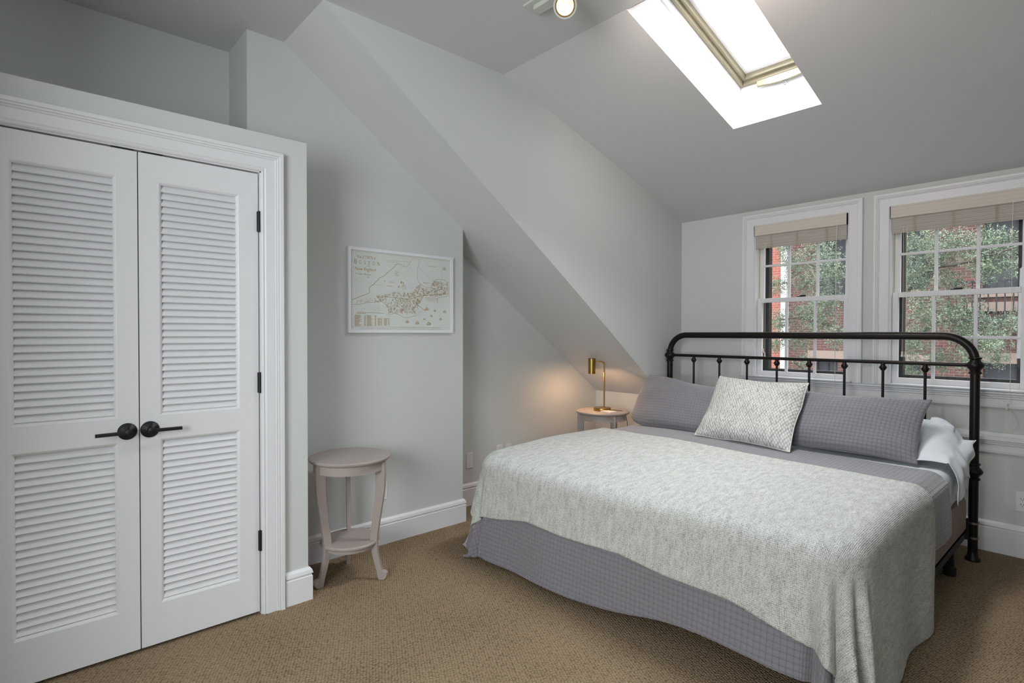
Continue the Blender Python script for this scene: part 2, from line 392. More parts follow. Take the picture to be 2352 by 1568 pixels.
struct('wall_rear', MB().box(-3.75, -1.35, YR - .15, YR, 0, ZC).box(.25, XE, YR - .15, YR, 0, ZC).box(-1.35, .25, YR - .15, YR, 0, .85).box(-1.35, .25, YR - .15, YR, 2.25, ZC), WALL, 'light grey wall behind the viewer', 'wall')

# ------------------------------------------------------------------ baseboards, chair rail
def bbprof(h): return [(0, 0), (.017, 0), (.017, h - .042), (.013, h - .038), (.013, h - .030), (.019, h - .028), (.015, h - .012), (.006, h), (0, h)]
struct('baseboard_closet', MB().sweep([(XM, YA + .0), (XC, YA + .0), (XC, .952)], bbprof(.160)), TRIM, 'white baseboard wrapping the closet corner', 'baseboard')
struct('baseboard_left', MB().sweep([(XR, YM), (XM, YM), (XM, YA)][0:], bbprof(.158)), TRIM, 'white baseboard under the framed map', 'baseboard')
struct('baseboard_recess', MB().sweep([(-2.69, YK), (XR, YK), (XR, YM)], bbprof(.170)), TRIM, 'white baseboard in the recess behind the bed', 'baseboard')
struct('baseboard_back', MB().sweep([(XE, YW), (-2.64, YW)], bbprof(.185)), TRIM, 'white baseboard below the windows', 'baseboard')
struct('baseboard_right', MB().sweep([(XE, YR), (XE, YW)], bbprof(.170)), TRIM, 'white baseboard along the right wall', 'baseboard')
struct('trim_2', MB().sweep([(XE, YW), (-2.64, YW)], [(0, .598), (.014, .598), (.016, .612), (.016, .648), (.024, .652), (.022, .660), (.034, .664), (.034, .674), (.046, .678), (.046, .696), (.030, .704), (.020, .722), (0, .724)]),
       TRIM, 'white moulded chair rail running behind the headboard', 'trim')
struct('trim_3', MB().sweep([(-.285, YW), (-2.100, YW)], [(0, .872), (.018, .872), (.020, .885), (.020, .925), (.028, .929), (.026, .938), (.036, .942), (.036, .950), (.046, .956), (.046, .968), (0, .970)]),
       TRIM, 'white moulded apron running under both windows', 'trim')

# ------------------------------------------------------------------ closet doors and casing
CAS = [(0, 0), (0, .011), (.005, .017), (.012, .013), (.018, .018), (.058, .017), (.061, .022), (.067, .020), (.069, .026), (.077, .024), (.079, .030), (.094, .030), (.096, .024), (.096, 0)]
mpD = lambda a, b_, d: (XC + d, a, b_)
t1 = struct('trim_1', MB().ring(CAS, (-.106, .850, 0, 2.055), mpD, u_shape=True), TRIM, 'white moulded casing around the louvered closet doors', 'trim')
MB().box(XC - .11, XC + .004, -.112, -.098, 0, 2.063).box(XC - .11, XC + .004, .844, .858, 0, 2.063).box(XC - .11, XC + .004, -.112, .858, 2.050, 2.063).build('door_jamb', TRIM, t1)
DX = XC - .004                                          # door front face
def closet_door(n, y0, y1, p0, p1, lever_y, lever_dir, hinge_y, label):
    d = empty('door_%d' % n, (DX, y0, 0), label, 'door', kind='structure')
    zb, zt = .014, 2.044; b = MB(); th = .035
    rails = [(zb, .182), (.869, .967), (1.936, zt)]
    b.box(DX - th, DX, y0, p0, zb, zt).box(DX - th, DX, p1, y1, zb, zt)
    for a, e in rails: b.box(DX - th, DX, p0, p1, a, e)
    mp = lambda a, e, dd: (DX + dd, a, e)
    for z0, z1 in ((.182, .869), (.967, 1.936)):
        b.ring([(0, 0), (-.004, -.002), (-.010, -.008), (-.011, -.013), (-.011, -.03)], (p0, p1, z0, z1), mp)
    leaf = b.build('door_leaf', TRIM, d)
    for z0, z1 in ((.182, .869), (.967, 1.936)):
        s = MB(); k = round((z1 - z0 - .022) / .0285); pt = (z1 - z0 - .022) / k
        for i in range(k):
            z = z0 + .011 + i * pt; A = [(DX - .0095, z), (DX - .0065, z + .0035), (DX - .0235, z + pt + .006), (DX - .0275, z + pt + .003)]
            A = [(x, min(zz, z1 - .009)) for x, zz in A]
            s.prism([(x, p0 + .009, zz) for x, zz in A], [(x, p1 - .009, zz) for x, zz in A])
        s.build('louver_panel', TRIM, d)
    lz = .913
    h = MB().lathe([(.0335, 0), (.0335, .004), (.030, .008), (.019, .012), (.017, .014), (.013, .016), (.013, .050), (.010, .052)], (DX, lever_y, lz), (1, 0, 0), 32)
    h.lathe([(.0042, .008), (.0042, .0125), (.003, .013)], (DX, lever_y + .002, lz + .020), (1, 0, 0), 12)
    rose = h.build('door_handle', BLACK, d, smooth=35)
    e = lever_y + lever_dir * .108
    MB().tube([(DX + .045, lever_y - lever_dir * .012, lz), (DX + .045, lever_y + lever_dir * .02, lz), (DX + .043, e, lz - .001)], .0072, 12).build('lever', BLACK, rose, smooth=40)
    for z0, z1 in ((.300, .391), (1.035, 1.127), (1.778, 1.870)):
        hb = MB().box(DX - .002, DX + .003, hinge_y - .006, hinge_y + .010, z0, z1)
        hb.tube([(DX + .006, hinge_y + .002, z0 - .002), (DX + .006, hinge_y + .002, z1 + .002)], .0065, 12); hb.build('hinge', BLACK, d, smooth=40)
    cy_ = (y1 - .085, y1 - .012) if lever_dir < 0 else (y0 + .012, y0 + .085)
    MB().box(DX - .03, DX + .0015, cy_[0], cy_[1], zt, zt + .0055).build('catch_plate', BLACK, d)
    return d
closet_door(1, -.090, .3725, -.016, .302, .333, -1, -.097, 'white louvered closet door on the left, hinged at its far left side')
closet_door(2, .3765, .839, .447, .756, .410, 1, .839, 'white louvered closet door on the right, black hinges beside the casing')

# ------------------------------------------------------------------ windows
WC = [(0, 0), (0, .012), (.006, .017), (.058, .017), (.061, .022), (.066, .020), (.068, .026), (.075, .024), (.077, .029), (.091, .029), (.093, .023), (.093, 0)]
def bar(b, x0, x1, z0, z1, y0, y1): b.box(x0, x1, y0, y1, z0, z1)
def sash(name, parent, x0, x1, z0, z1, yf, yb, st, bot, top, mx, mz):
    b = MB(); bar(b, x0, x0 + st, z0, z1, yf, yb); bar(b, x1 - st, x1, z0, z1, yf, yb); bar(b, x0 + st, x1 - st, z0, z0 + bot, yf, yb); bar(b, x0 + st, x1 - st, z1 - top, z1, yf, yb)
    for x in mx: b.box(x - .009, x + .009, yf + .004, yb - .004, z0 + bot, z1 - top)
    for z in mz: b.box(x0 + st, x1 - st, yf + .006, yb - .006, z - .008, z + .008)
    s = b.build(name, TRIM, parent, bevel=.002)
    MB().box(x0 + st - .003, x1 - st + .003, (yf + yb) / 2 - .0015, (yf + yb) / 2 + .0015, z0 + bot - .003, z1 - top + .003).build('pane', GLASS, s)
    return s
def window(n, x0, x1, mu, storm, label):
    w_ = empty('window_%d' % n, ((x0 + x1) / 2, YW, WZ[0]), label, 'window', kind='structure')
    mp = lambda a, e, d: (a, YW - d, e)
    MB().ring(WC, (x0 + .004, x1 - .004, .970, 2.160), mp, u_shape=True).build('window_casing', TRIM, w_)
    j = MB(); t = .010
    j.box(x0, x0 + t, YW - .004, YW + .13, WZ[0], WZ[1]).box(x1 - t, x1, YW - .004, YW + .13, WZ[0], WZ[1]).box(x0, x1, YW - .004, YW + .13, WZ[1] - t, WZ[1])
    j.box(x0, x1, YW - .004, YW + .13, WZ[0], WZ[0] + .008); j.build('window_jamb', TRIM, w_)
    MB().box(x0 - .03, x1 + .03, YW - .052, YW + .03, .970, .982).build('window_sill', TRIM, w_, bevel=.004)
    MB().box(x0 + t, x0 + t + .004, YW + .052, YW + .075, 1.59, 2.15).build('sash_track', CREAM, w_)
    g0, g1 = x0 + .046, x1 - .040
    lo = sash('lower_sash', w_, x0 + t, x1 - t, .978, 1.592, YW + .038, YW + .066, .034, .040, .034, mu, [1.290])
    up = sash('upper_sash', w_, x0 + t, x1 - t, 1.560, 2.155, YW + .072, YW + .100, .036, .034, .050, [m_ + (.004) for m_ in mu], [1.851])
    MB().box((x0 + x1) / 2 - .030, (x0 + x1) / 2 + .032, YW + .045, YW + .062, 1.592, 1.599).tube([((x0 + x1) / 2 - .01, YW + .05, 1.602), ((x0 + x1) / 2 + .03, YW + .052, 1.604)], .004, 8).build('sash_lock', BRONZE, lo)
    s = MB(); yf, yb = YW + .128, YW + .185; a, e, zb = storm
    s.box(x0, a, yf, yb, WZ[0], WZ[1]).box(e, x1, yf, yb, WZ[0], WZ[1]).box(a, e, yf, yb, WZ[0], zb).box(a, e, yf, yb, 2.10, WZ[1]); s.build('storm_frame', STORM, w_)
    return w_
window(1, W1[0], W1[1], [-1.765, -1.560], (-1.934, -1.362, 1.034), 'narrower double hung window on the left behind the headboard')
window(2, W2[0], W2[1], [-.845, -.633], (-1.027, -.448, 1.034), 'wider double hung window at the right edge of the view')

def blind(x0, x1, tapes, cords, label, long_loop=False):
    r = empty('window_blind', ((x0 + x1) / 2, YW, 2.155), label, 'blind', 'woven roman blinds at the two windows')
    MB().box(x0, x1, YW - .024, YW - .008, 2.084, 2.163).box(x0, x0 + .004, YW - .024, YW + .03, 2.084, 2.163).box(x1 - .004, x1, YW - .024, YW + .03, 2.084, 2.163).build('valance', VALANCE, r)
    b = MB()
    for i, (z0, z1, yf) in enumerate(((2.050, 2.150, .000), (2.022, 2.110, .006), (1.996, 2.100, .003), (1.982, 2.09, -.003))): b.box(x0 + .008, x1 - .006, YW + yf - .004 + i * .0, YW + yf + .0 + .003, z0, z1)
    sh = b.build('folded_shade', SHADEM, r)
    for k, tx in enumerate(tapes):
        pts = []; rnd = random.Random(k)
        for i in range(26):
            z = 2.084 - i * .0040; pts.append((tx + (-1) ** i * .009 + rnd.uniform(-.003, .003), YW - .0095 + .0005 * (i % 2), z))
        MB().tube(pts, .0012, 5).build('stitched_tape', TAPE, sh)
    for (cx, yc, z1, tas) in cords:
        cb = MB().tube([(cx, yc + .02, 2.086), (cx, yc, 1.97), (cx + .001, yc, (1.97 + z1) / 2), (cx, yc, z1)], .0013, 6)
        co = cb.build('pull_cord', CORD, r, smooth=60)
        if tas: MB().lathe([(.0025, 0), (.0055, -.004), (.0045, -.016), (.0075, -.026), (.0078, -.034), (.003, -.036)], (cx, yc, z1), seg=12).build('cord_tassel', CORD, co, smooth=50)
    if long_loop:
        pts = []
        for i in range(25):
            a = i / 24; pts.append((-.470 + .055 * math.sin(a * PI) - .02 * a, YW - .056, .890 - .155 * math.sin(a * PI * .5)))
        pts += [(-.60, YW - .050, .7265), (-.75, YW - .035, .7275), (-.83, YW - .03, .7265)]
        MB().tube(pts, .0012, 6).build('pull_cord', CORD, r, smooth=60)
        MB().lathe([(.002, -.007), (.005, -.004), (.005, .004), (.002, .007)], (-.470, YW - .056, .897), seg=10).lathe([(.002, -.007), (.005, -.004), (.005, .004), (.002, .007)], (-.470, YW - .056, .873), seg=10).build('cord_bead', CORD, r, smooth=50)
    return r
blind(W1[0] + .006, W1[1] - .008, [-1.862, -1.670, -1.466], [(-1.914, YW - .016, 1.196, True), (-1.902, YW - .016, 1.166, True), (-1.389, YW - .056, .885, False)],
      'cream woven roman blind pulled up on the narrower left window')
blind(W2[0] + .006, W2[1] - .008, [-.940, -.738, -.533], [(-.999, YW - .016, 1.196, True), (-.980, YW - .016, 1.196, True), (-.458, YW - .056, .900, False)],
      'cream woven roman blind pulled up on the wider right window', True)

# skylight
sk = empty('window_3', (-1.40, 2.8, P2(2.8)), 'skylight in the dormer ceiling with a white shaft', 'window', kind='structure')
b = MB(); D = .27
slab(SKX0 - .03, SKX0, SKY0 - .020, SKY1 + .03, .010, D + .09, b); slab(SKX1, SKX1 + .03, SKY0 - .020, SKY1 + .03, .010, D + .09, b)
slab(SKX0, SKX1, SKY0 - .020, SKY0, .010, D + .09, b); slab(SKX0, SKX1, SKY1, SKY1 + .03, .010, D + .09, b)
b.build('skylight_shaft', SHAFTM, sk)
def frame(x0, x1, y0, y1, t, o0, o1):
    q = MB(); slab(x0, x0 + t, y0, y1, o0, o1, q); slab(x1 - t, x1, y0, y1, o0, o1, q); slab(x0 + t, x1 - t, y0, y0 + t, o0, o1, q); slab(x0 + t, x1 - t, y1 - t, y1, o0, o1, q); return q
frame(SKX0, SKX1, SKY0, SKY1, .022, .232, .30).build('skylight_frame', TRIM, sk, bevel=.003)
sf = frame(SKX0 + .022, SKX1 - .022, SKY0 + .022, SKY1 - .022, .022, .258, .315).build('skylight_sash', KHAKI, sk, bevel=.004)
frame(SKX0 + .044, SKX1 - .044, SKY0 + .044, SKY1 - .044, .020, .282, .325).build('glazing_rim', KHAKI, sf, bevel=.004)
frame(SKX0 + .064, SKX1 - .064, SKY0 + .064, SKY1 - .064, .030, .318, .335).build('glazing_bead', TRIM, sf)
q = MB(); slab(SKX0 + .06, SKX1 - .06, SKY0 + .06, SKY1 - .06, .326, .330, q); q.build('pane', GLASS, sf)
# ventilation bar handle on the lower sash rail
q = MB(); hx0, hx1 = SKX0 + .135, SKX1 - .045
A, Bq = [], []
for i in range(13):
    a = i / 12; x = hx0 + (hx1 - hx0) * a; dep = .010 + .020 * math.sin(PI * a)
    ring_ = [Vector((x, SKY1 - .020, P2(SKY1 - .020))) + SN * .232, Vector((x, SKY1 - .020 - dep * .5, P2(SKY1 - .020 - dep * .5))) + SN * (.232 - dep), Vector((x, SKY1 - .046, P2(SKY1 - .046))) + SN * (.232 - dep), Vector((x, SKY1 - .050, P2(SKY1 - .050))) + SN * .25]
    A.append(ring_)
V = [v for r_ in A for v in r_]; Fq = [(i * 4 + k, i * 4 + (k + 1) % 4, (i + 1) * 4 + (k + 1) % 4, (i + 1) * 4 + k) for i in range(12) for k in range(4)] + [(0, 1, 2, 3), (51, 50, 49, 48)]
hd = q.add(V, Fq).build('skylight_handle', KHAKI, sf)
pc = Vector(((hx0 + hx1) / 2, SKY1 - .035, P2(SKY1 - .035))) + SN * .192
MB().tube([pc + Vector((-.006, 0, .01)), pc + Vector((-.004, 0, -.004)), pc + Vector((.005, .002, -.012)), pc + Vector((.010, 0, -.004)), pc + Vector((.003, 0, .004))], .0035, 8).build('handle_ring', STEEL, hd, smooth=60)

# ------------------------------------------------------------------ framed map
MX = XM + .002
fm = empty('framed_map', (XM, 1.84, 1.3105), 'white framed ochre line map of an old harbour town hanging on the grey wall', 'picture')
mpM = lambda a, e, d: (MX + d, a, e)
MB().ring([(0, .004), (0, .020), (.018, .020), (.018, .0), (0, .0)], (1.479, 2.200, 1.331, 1.806), mpM).build('picture_frame', FRAMEM, fm)
MB().box(MX, MX + .010, 1.475, 2.204, 1.327, 1.810).build('map_print', PAPER, fm)
IX = MX + .0105
ink = MB()
RIBN = [0]
def rib(pts, w_=.0012, close=False):
    RIBN[0] += 1; ix = IX + RIBN[0] * 1.2e-7
    if close: pts = pts + [pts[0]]
    n = len(pts); V = []
    for i, p in enumerate(pts):
        a = pts[max(i - 1, 0)]; d = pts[min(i + 1, n - 1)]; t = Vector((d[0] - a[0], d[1] - a[1]))
        t = t.normalized() if t.length > 1e-9 else Vector((1, 0)); nn = Vector((-t.y, t.x)) * w_ / 2
        V += [(ix, p[0] + nn.x, p[1] + nn.y), (ix, p[0] - nn.x, p[1] - nn.y)]
    ink.add(V, [(2 * i, 2 * i + 1, 2 * i + 3, 2 * i + 2) for i in range(n - 1)])
C1 = [(1.488, 1.509), (1.598, 1.554), (1.603, 1.56), (1.597, 1.583), (1.606, 1.594), (1.63, 1.61), (1.671, 1.652), (1.697, 1.664), (1.723, 1.687), (1.764, 1.72), (1.784, 1.742), (1.798, 1.746), (1.86, 1.734), (1.876, 1.746), (1.9, 1.792), (1.957, 1.789), (1.945, 1.743), (1.938, 1.71), (1.94, 1.664), (1.946, 1.642), (1.974, 1.627), (2.004, 1.61), (2.039, 1.611), (2.056, 1.628), (2.063, 1.643), (2.076, 1.663), (2.094, 1.67), (2.151, 1.669), (2.171, 1.65), (2.179, 1.616), (2.183, 1.582), (2.171, 1.56), (2.104, 1.548), (2.089, 1.539), (2.097, 1.509)]
C2 = [(1.488, 1.482), (1.539, 1.483), (1.598, 1.499), (1.619, 1.498), (1.677, 1.506), (1.697, 1.498), (1.719, 1.487), (1.73, 1.464), (1.733, 1.424), (1.772, 1.437), (1.795, 1.432), (1.832, 1.413), (1.869, 1.41), (1.921, 1.423), (1.928, 1.433), (1.912, 1.453), (1.907, 1.478), (1.94, 1.499), (1.974, 1.534), (1.989, 1.56), (2.033, 1.562)]
rib(C1[:12], .0028); rib(C1[11:], .0016); rib(C2, .0015)
rib([(1.484, 1.349), (2.191, 1.349), (2.191, 1.799), (1.484, 1.799)], .0009, True)
rnd = random.Random(7)
def inside(p):   # rough town area between the two coasts
    y, z = p; lo = np.interp(y, [1.49, 1.70, 1.73, 1.80, 1.92, 1.99, 2.10, 2.18], [1.484, 1.50, 1.43, 1.43, 1.425, 1.55, 1.545, 1.57]); hi = np.interp(y, [1.49, 1.60, 1.66, 1.75, 1.90, 1.95, 2.03, 2.06, 2.18], [1.505, 1.54, 1.545, 1.57, 1.575, 1.635, 1.60, 1.665, 1.66]); return lo + .004 < z < hi
k = 0
while k < 560:
    y = rnd.uniform(1.64, 2.18); z = rnd.uniform(1.42, 1.67)
    if not inside((y, z)) or rnd.random() > (.45 + (y - 1.6) * 1.5): continue
    a = 1.5 * math.sin(y * 7) + z * 5 + rnd.gauss(0, .12); hw, hh = rnd.uniform(.003, .0065), rnd.uniform(.002, .0042); ca, sa = math.cos(a), math.sin(a)
    pts = [(y + ca * u - sa * v_, z + sa * u + ca * v_) for u, v_ in ((-hw, -hh), (hw, -hh * .8), (hw * .9, hh), (-hw, hh * 1.1))]
    if all(inside(p) for p in pts): rib(pts, .0008, True); rib([pts[0], pts[1]], .0013); k += 1
k = 0
while k < 260:
    y = rnd.uniform(1.66, 2.16); z = rnd.uniform(1.43, 1.66)
    if inside((y, z)): rib([(y, z), (y + rnd.uniform(-.004, .004), z + rnd.uniform(-.003, .003))], .0016); k += 1
rib([(1.70, 1.535), (1.80, 1.533), (1.88, 1.528), (1.95, 1.552), (2.05, 1.565), (2.17, 1.575)], .002)
rib([(1.915, 1.52), (1.95, 1.49), (2.00, 1.458)], .0026); rib([(1.85, 1.50), (1.87, 1.53), (1.93, 1.585)], .002)
for q in range(26): rib([(2.0 + q * .004, 1.548), (2.0 + q * .004 + .002, 1.548 - rnd.uniform(.012, .04))], .0006)
for q in range(11): rib([(1.915 + q * .008, 1.44 + q * .003), (1.93 + q * .008, 1.415 + q * .004)], .0006)
for (y0, z0, y1, z1) in ((1.955, 1.735, 2.045, 1.665), (1.84, 1.738, 1.87, 1.715), (1.87, 1.715, 1.83, 1.68), (1.80, 1.71, 1.84, 1.738), (1.84, 1.67, 1.90, 1.60), (1.60, 1.608, 1.69, 1.605), (1.69, 1.605, 1.71, 1.575), (1.50, 1.62, 1.53, 1.64), (1.50, 1.63, 1.56, 1.607), (1.72, 1.69, 1.73, 1.66), (2.13, 1.76, 2.128, 1.68), (1.86, 1.755, 1.89, 1.72), (1.54, 1.48, 1.57, 1.455)): rib([(y0, z0), (y1, z1)], .0006)
for cy_, cz_, r in ((1.651, 1.461, .017),): rib([(cy_ + r * math.cos(a * PI / 12), cz_ + r * math.sin(a * PI / 12)) for a in range(24)], .0006, True); rib([(cy_ - .012, cz_ - .01), (cy_ + .012, cz_ + .012)], .0006); rib([(cy_ - .012, cz_ + .01), (cy_ + .012, cz_ - .012)], .0006)
for y, z, s_ in ((1.702, 1.632, .004), (1.80, 1.604, .004), (1.806, 1.604, .004), (1.82, 1.632, .007), (1.835, 1.63, .006)): rib([(y, z - s_), (y, z + s_)], s_); 
for q in range(60):
    y = rnd.gauss(1.79, .012); z = rnd.gauss(1.685, .010); rib([(y, z), (y + .003, z + rnd.uniform(-.003, .003))], .0012)
for q in range(70):
    y = rnd.gauss(1.835, .012); z = rnd.gauss(1.607, .010); rib([(y, z), (y + .003, z + .002)], .001)
for q in range(90):
    y = rnd.uniform(1.50, 1.70); z = 1.498 + (y - 1.5) * .1 + rnd.gauss(0, .006); rib([(y, z), (y + .004, z + .001)], .0014)
for (y, z, r) in [(2.151, 1.747, .0133), (2.011, 1.473, .015), (2.074, 1.462, .01), (2.153, 1.458, .0133), (2.046, 1.428, .01), (1.864, 1.387, .0133), (1.938, 1.38, .015), (1.991, 1.405, .0083), (2.026, 1.377, .0167), (2.12, 1.408, .0117)]:
    rib([(y - r, z - r * .2), (y - r * .7, z - r * .6), (y + r * .7, z - r * .6), (y + r, z - r * .1)], r * .28)
    for m_ in (-.45, 0, .45): rib([(y + m_ * r, z - r * .5), (y + m_ * r + r * .1, z + r * (.9 if m_ == 0 else .65))], r * .10); rib([(y + m_ * r - r * .2, z), (y + m_ * r + r * .25, z + r * .1)], r * .22)
for y0, y1, z0, z1 in ((1.500, 1.580, 1.356, 1.422), (1.580, 1.649, 1.356, 1.422), (1.652, 1.690, 1.356, 1.405), (1.695, 1.741, 1.356, 1.405)):
    rib([(y1, z0), (y1, z1)], .0005)
    zz = z1 - .003
    while zz > z0: rib([(y0 + .003, zz), (y0 + .003 + (y1 - y0) * rnd.uniform(.35, .6), zz)], .0019); rib([(y1 - .014, zz), (y1 - .005, zz)], .0017); zz -= .0042
rib([(1.525, 1.437), (1.70, 1.434)], .0018)
for y0, y1, z, w_ in ((1.515, 1.575, 1.430, .005), (1.775, 2.10, 1.347, .0018), (1.545, 2.14, 1.3385, .0022), (1.73, 1.88, 1.765, .0022), (1.72, 1.80, 1.755, .002), (1.80, 1.85, 1.748, .002), (2.02, 2.09, 1.752, .004), (1.985, 2.035, 1.64, .004), (1.73, 1.765, 1.632, .002), (1.73, 1.78, 1.625, .002), (1.715, 1.765, 1.604, .003)):
    y = y0
    while y < y1: L = rnd.uniform(.004, .011); rib([(y, z), (min(y + L, y1), z)], w_ * rnd.uniform(.5, .9)); y += L + .0035
def ell(cx, cz, rx, rz, a0=0, a1=360, n=18): return [(cx + rx * math.cos(math.radians(a0 + (a1 - a0) * i / n)), cz + rz * math.sin(math.radians(a0 + (a1 - a0) * i / n))) for i in range(n + 1)]
T_, t_ = .15, .055     # thick and thin stroke
GL = {
 'T': (.8, [([(.4, 0), (.4, 1)], T_), ([(.03, .97), (.77, .97)], t_), ([(.03, .97), (.03, .8)], t_), ([(.77, .97), (.77, .8)], t_), ([(.26, .02), (.54, .02)], t_)]),
 'B': (.72, [([(.15, 0), (.15, 1)], T_), (ell(.3, .75, .27, .23, -90, 90), .11), (ell(.3, .26, .34, .26, -90, 90), .12), ([(.02, .98), (.3, .98)], t_), ([(.1, .51), (.3, .51)], t_), ([(.02, .02), (.3, .02)], t_)]),
 'O': (.95, [(ell(.46, .5, .38, .49, 0, 360, 26), .09)]),
 'S': (.6, [(ell(.3, .75, .21, .23, 20, 270, 14) + ell(.3, .27, .24, .26, 90, -160, 14), .10)]),
 'N': (.9, [([(.12, 0), (.12, 1)], t_), ([(.12, 1), (.76, 0)], T_), ([(.76, 0), (.76, 1)], t_), ([(0, .98), (.16, .98)], t_), ([(.64, .98), (.88, .98)], t_), ([(0, .02), (.24, .02)], t_)]),
 'W': (1.2, [([(.08, 1), (.35, 0)], T_), ([(.35, 0), (.6, 1)], t_), ([(.6, 1), (.85, 0)], T_), ([(.85, 0), (1.1, 1)], t_), ([(0, .98), (.2, .98)], t_), ([(.98, .98), (1.18, .98)], t_)]),
 'I': (.4, [([(.2, 0), (.2, 1)], T_), ([(.06, .98), (.34, .98)], t_), ([(.06, .02), (.34, .02)], t_)]),
 'h': (.52, [([(.1, 0), (.1, 1)], .1), (ell(.26, .42, .15, .2, 180, 0, 8) + [(.41, 0)], .08), ([(.02, .02), (.18, .02)], t_), ([(.33, .02), (.49, .02)], t_)]),
 'e': (.48, [([(.07, .34), (.4, .34)] + ell(.23, .31, .17, .29, 5, 320, 14), .075)]),
 'o': (.52, [(ell(.25, .3, .19, .28), .085)]),
 'f': (.36, [([(.14, 0), (.14, .8)] + ell(.25, .82, .11, .15, 180, 40, 6), .09), ([(.02, .58), (.3, .58)], t_)]),
 ' ': (.3, [])}
letters = MB()
def glyphs(txt, y, z, h, sp, sc=1.0):
    global ink
    keep = ink; ink = letters
    for ch in txt:
        wd, st = GL[ch]
        for pts, th in st: rib([(y + px * h * sc, z + pz * h) for px, pz in pts], th * h)
        y += wd * h * sc + sp
    ink = keep; return y
y = glyphs('The', 1.518, 1.760, .017, .0005); y = glyphs('TOWN', y + .001, 1.760, .017, .0010, 1.08); glyphs('of', y + .003, 1.760, .015, .0005)
glyphs('B', 1.501, 1.7255, .026, 0); glyphs('OSTON', 1.532, 1.7265, .020, .0135)
glyphs('IN', 1.590, 1.7115, .009, .001)
def script(txt, y, z, size, shear=.35):
    cu = bpy.data.curves.new('t', 'FONT'); cu.body = txt; cu.size = size; cu.shear = shear; cu.resolution_u = 3
    ob = bpy.data.objects.new('t', cu); COL.objects.link(ob); bpy.context.view_layer.update()
    me = bpy.data.meshes.new_from_object(ob.evaluated_get(bpy.context.evaluated_depsgraph_get()))
    letters.add([(IX, y + v.co.x, z + v.co.y) for v in me.vertices], [tuple(p.vertices) for p in me.polygons])
    bpy.data.objects.remove(ob); bpy.data.meshes.remove(me)
script('New England', 1.503, 1.688, .026); script('by', 1.590, 1.677, .008); script('Cap', 1.508, 1.664, .010); script('John Bonner', 1.531, 1.661, .0155); script('1722', 1.578, 1.645, .0105)
rib([(1.490, 1.700), (1.497, 1.706), (1.505, 1.704)], .0008)
ink.build('map_drawing', INK, fm, recalc=False); letters.build('map_lettering', INK, fm, recalc=False)

# ------------------------------------------------------------------ wall plates
def plate(name, axis, a, z, at, label, group, outlet=False, hgt=.116, wdt=.062, cat='wall plate'):
    """axis 'x': on a wall facing +X at x=at, centre y=a; axis 'y': on a wall facing -Y at y=at, centre x=a"""
    M = (lambda u, v_, d: (at + d, a + u, z + v_)) if axis == 'x' else (lambda u, v_, d: (a + u, at - d, z + v_))
    e = empty(name, M(0, 0, 0), label, cat, group)
    def bx(b, u0, u1, v0, v1, d0, d1): P = [M(u0, v0, d0), M(u1, v1, d1)]; b.box(P[0][0], P[1][0], P[0][1], P[1][1], P[0][2], P[1][2])
    b = MB(); bx(b, -wdt / 2, wdt / 2, -hgt / 2, hgt / 2, 0, .005); p = b.build('cover_plate', PLATE, e, bevel=.002)
    if outlet:
        b = MB(); bx(b, -.0165, .0165, -.033, .033, .005, .0065); b.build('receptacle', PLATE, e, bevel=.0008)
        b = MB()
        for s_ in (-.017, .017):
            for u in (-.0065, .0065): bx(b, u - .0012, u + .0012, s_ - .003, s_ + .006, .0064, .0069)
            bx(b, -.0022, .0022, s_ - .0105, s_ - .0065, .0064, .0069)
        b.build('slots', SLOT, e)
    else:
        for s_ in (-.038, .038):
            b = MB(); bx(b, -.0025, .0025, s_ - .0025, s_ + .0025, .005, .0058); b.build('screw', SWITCHW, e)
    return e
plate('blank_wall_plate', 'x', 2.573, .341, XR, 'blank white wall plate nearest the wall corner, above the baseboard', 'wall plates in the recess')
plate('blank_wall_plate', 'x', 2.876, .363, XR, 'blank white wall plate just left of the outlet and half hidden by the blanket', 'wall plates in the recess')
plate('electrical_outlet', 'x', 2.969, .360, XR, 'white electrical outlet in the recess peeking over the blanket', 'wall plates in the recess', True, cat='outlet')
plate('electrical_outlet', 'x', 1.694, .333, XM, 'white electrical outlet behind the empty side table', None, True, cat='outlet')
plate('electrical_outlet', 'y', -.402, .329, YW, 'white electrical outlet right of the bed post at the edge of view', None, True, cat='outlet')
cp_ = empty('wall_switch', (-2.76, YA, 1.81), 'cream wall control on the end of the closet partition', 'switch')
MB().box(-2.80, -2.715, YA, YA + .016, 1.808, 1.898).build('cover_plate', CREAM, cp_, bevel=.004)
MB().box(-2.78, -2.735, YA + .016, YA + .021, 1.825, 1.880).build('switch_pad', CREAM, cp_, bevel=.002)

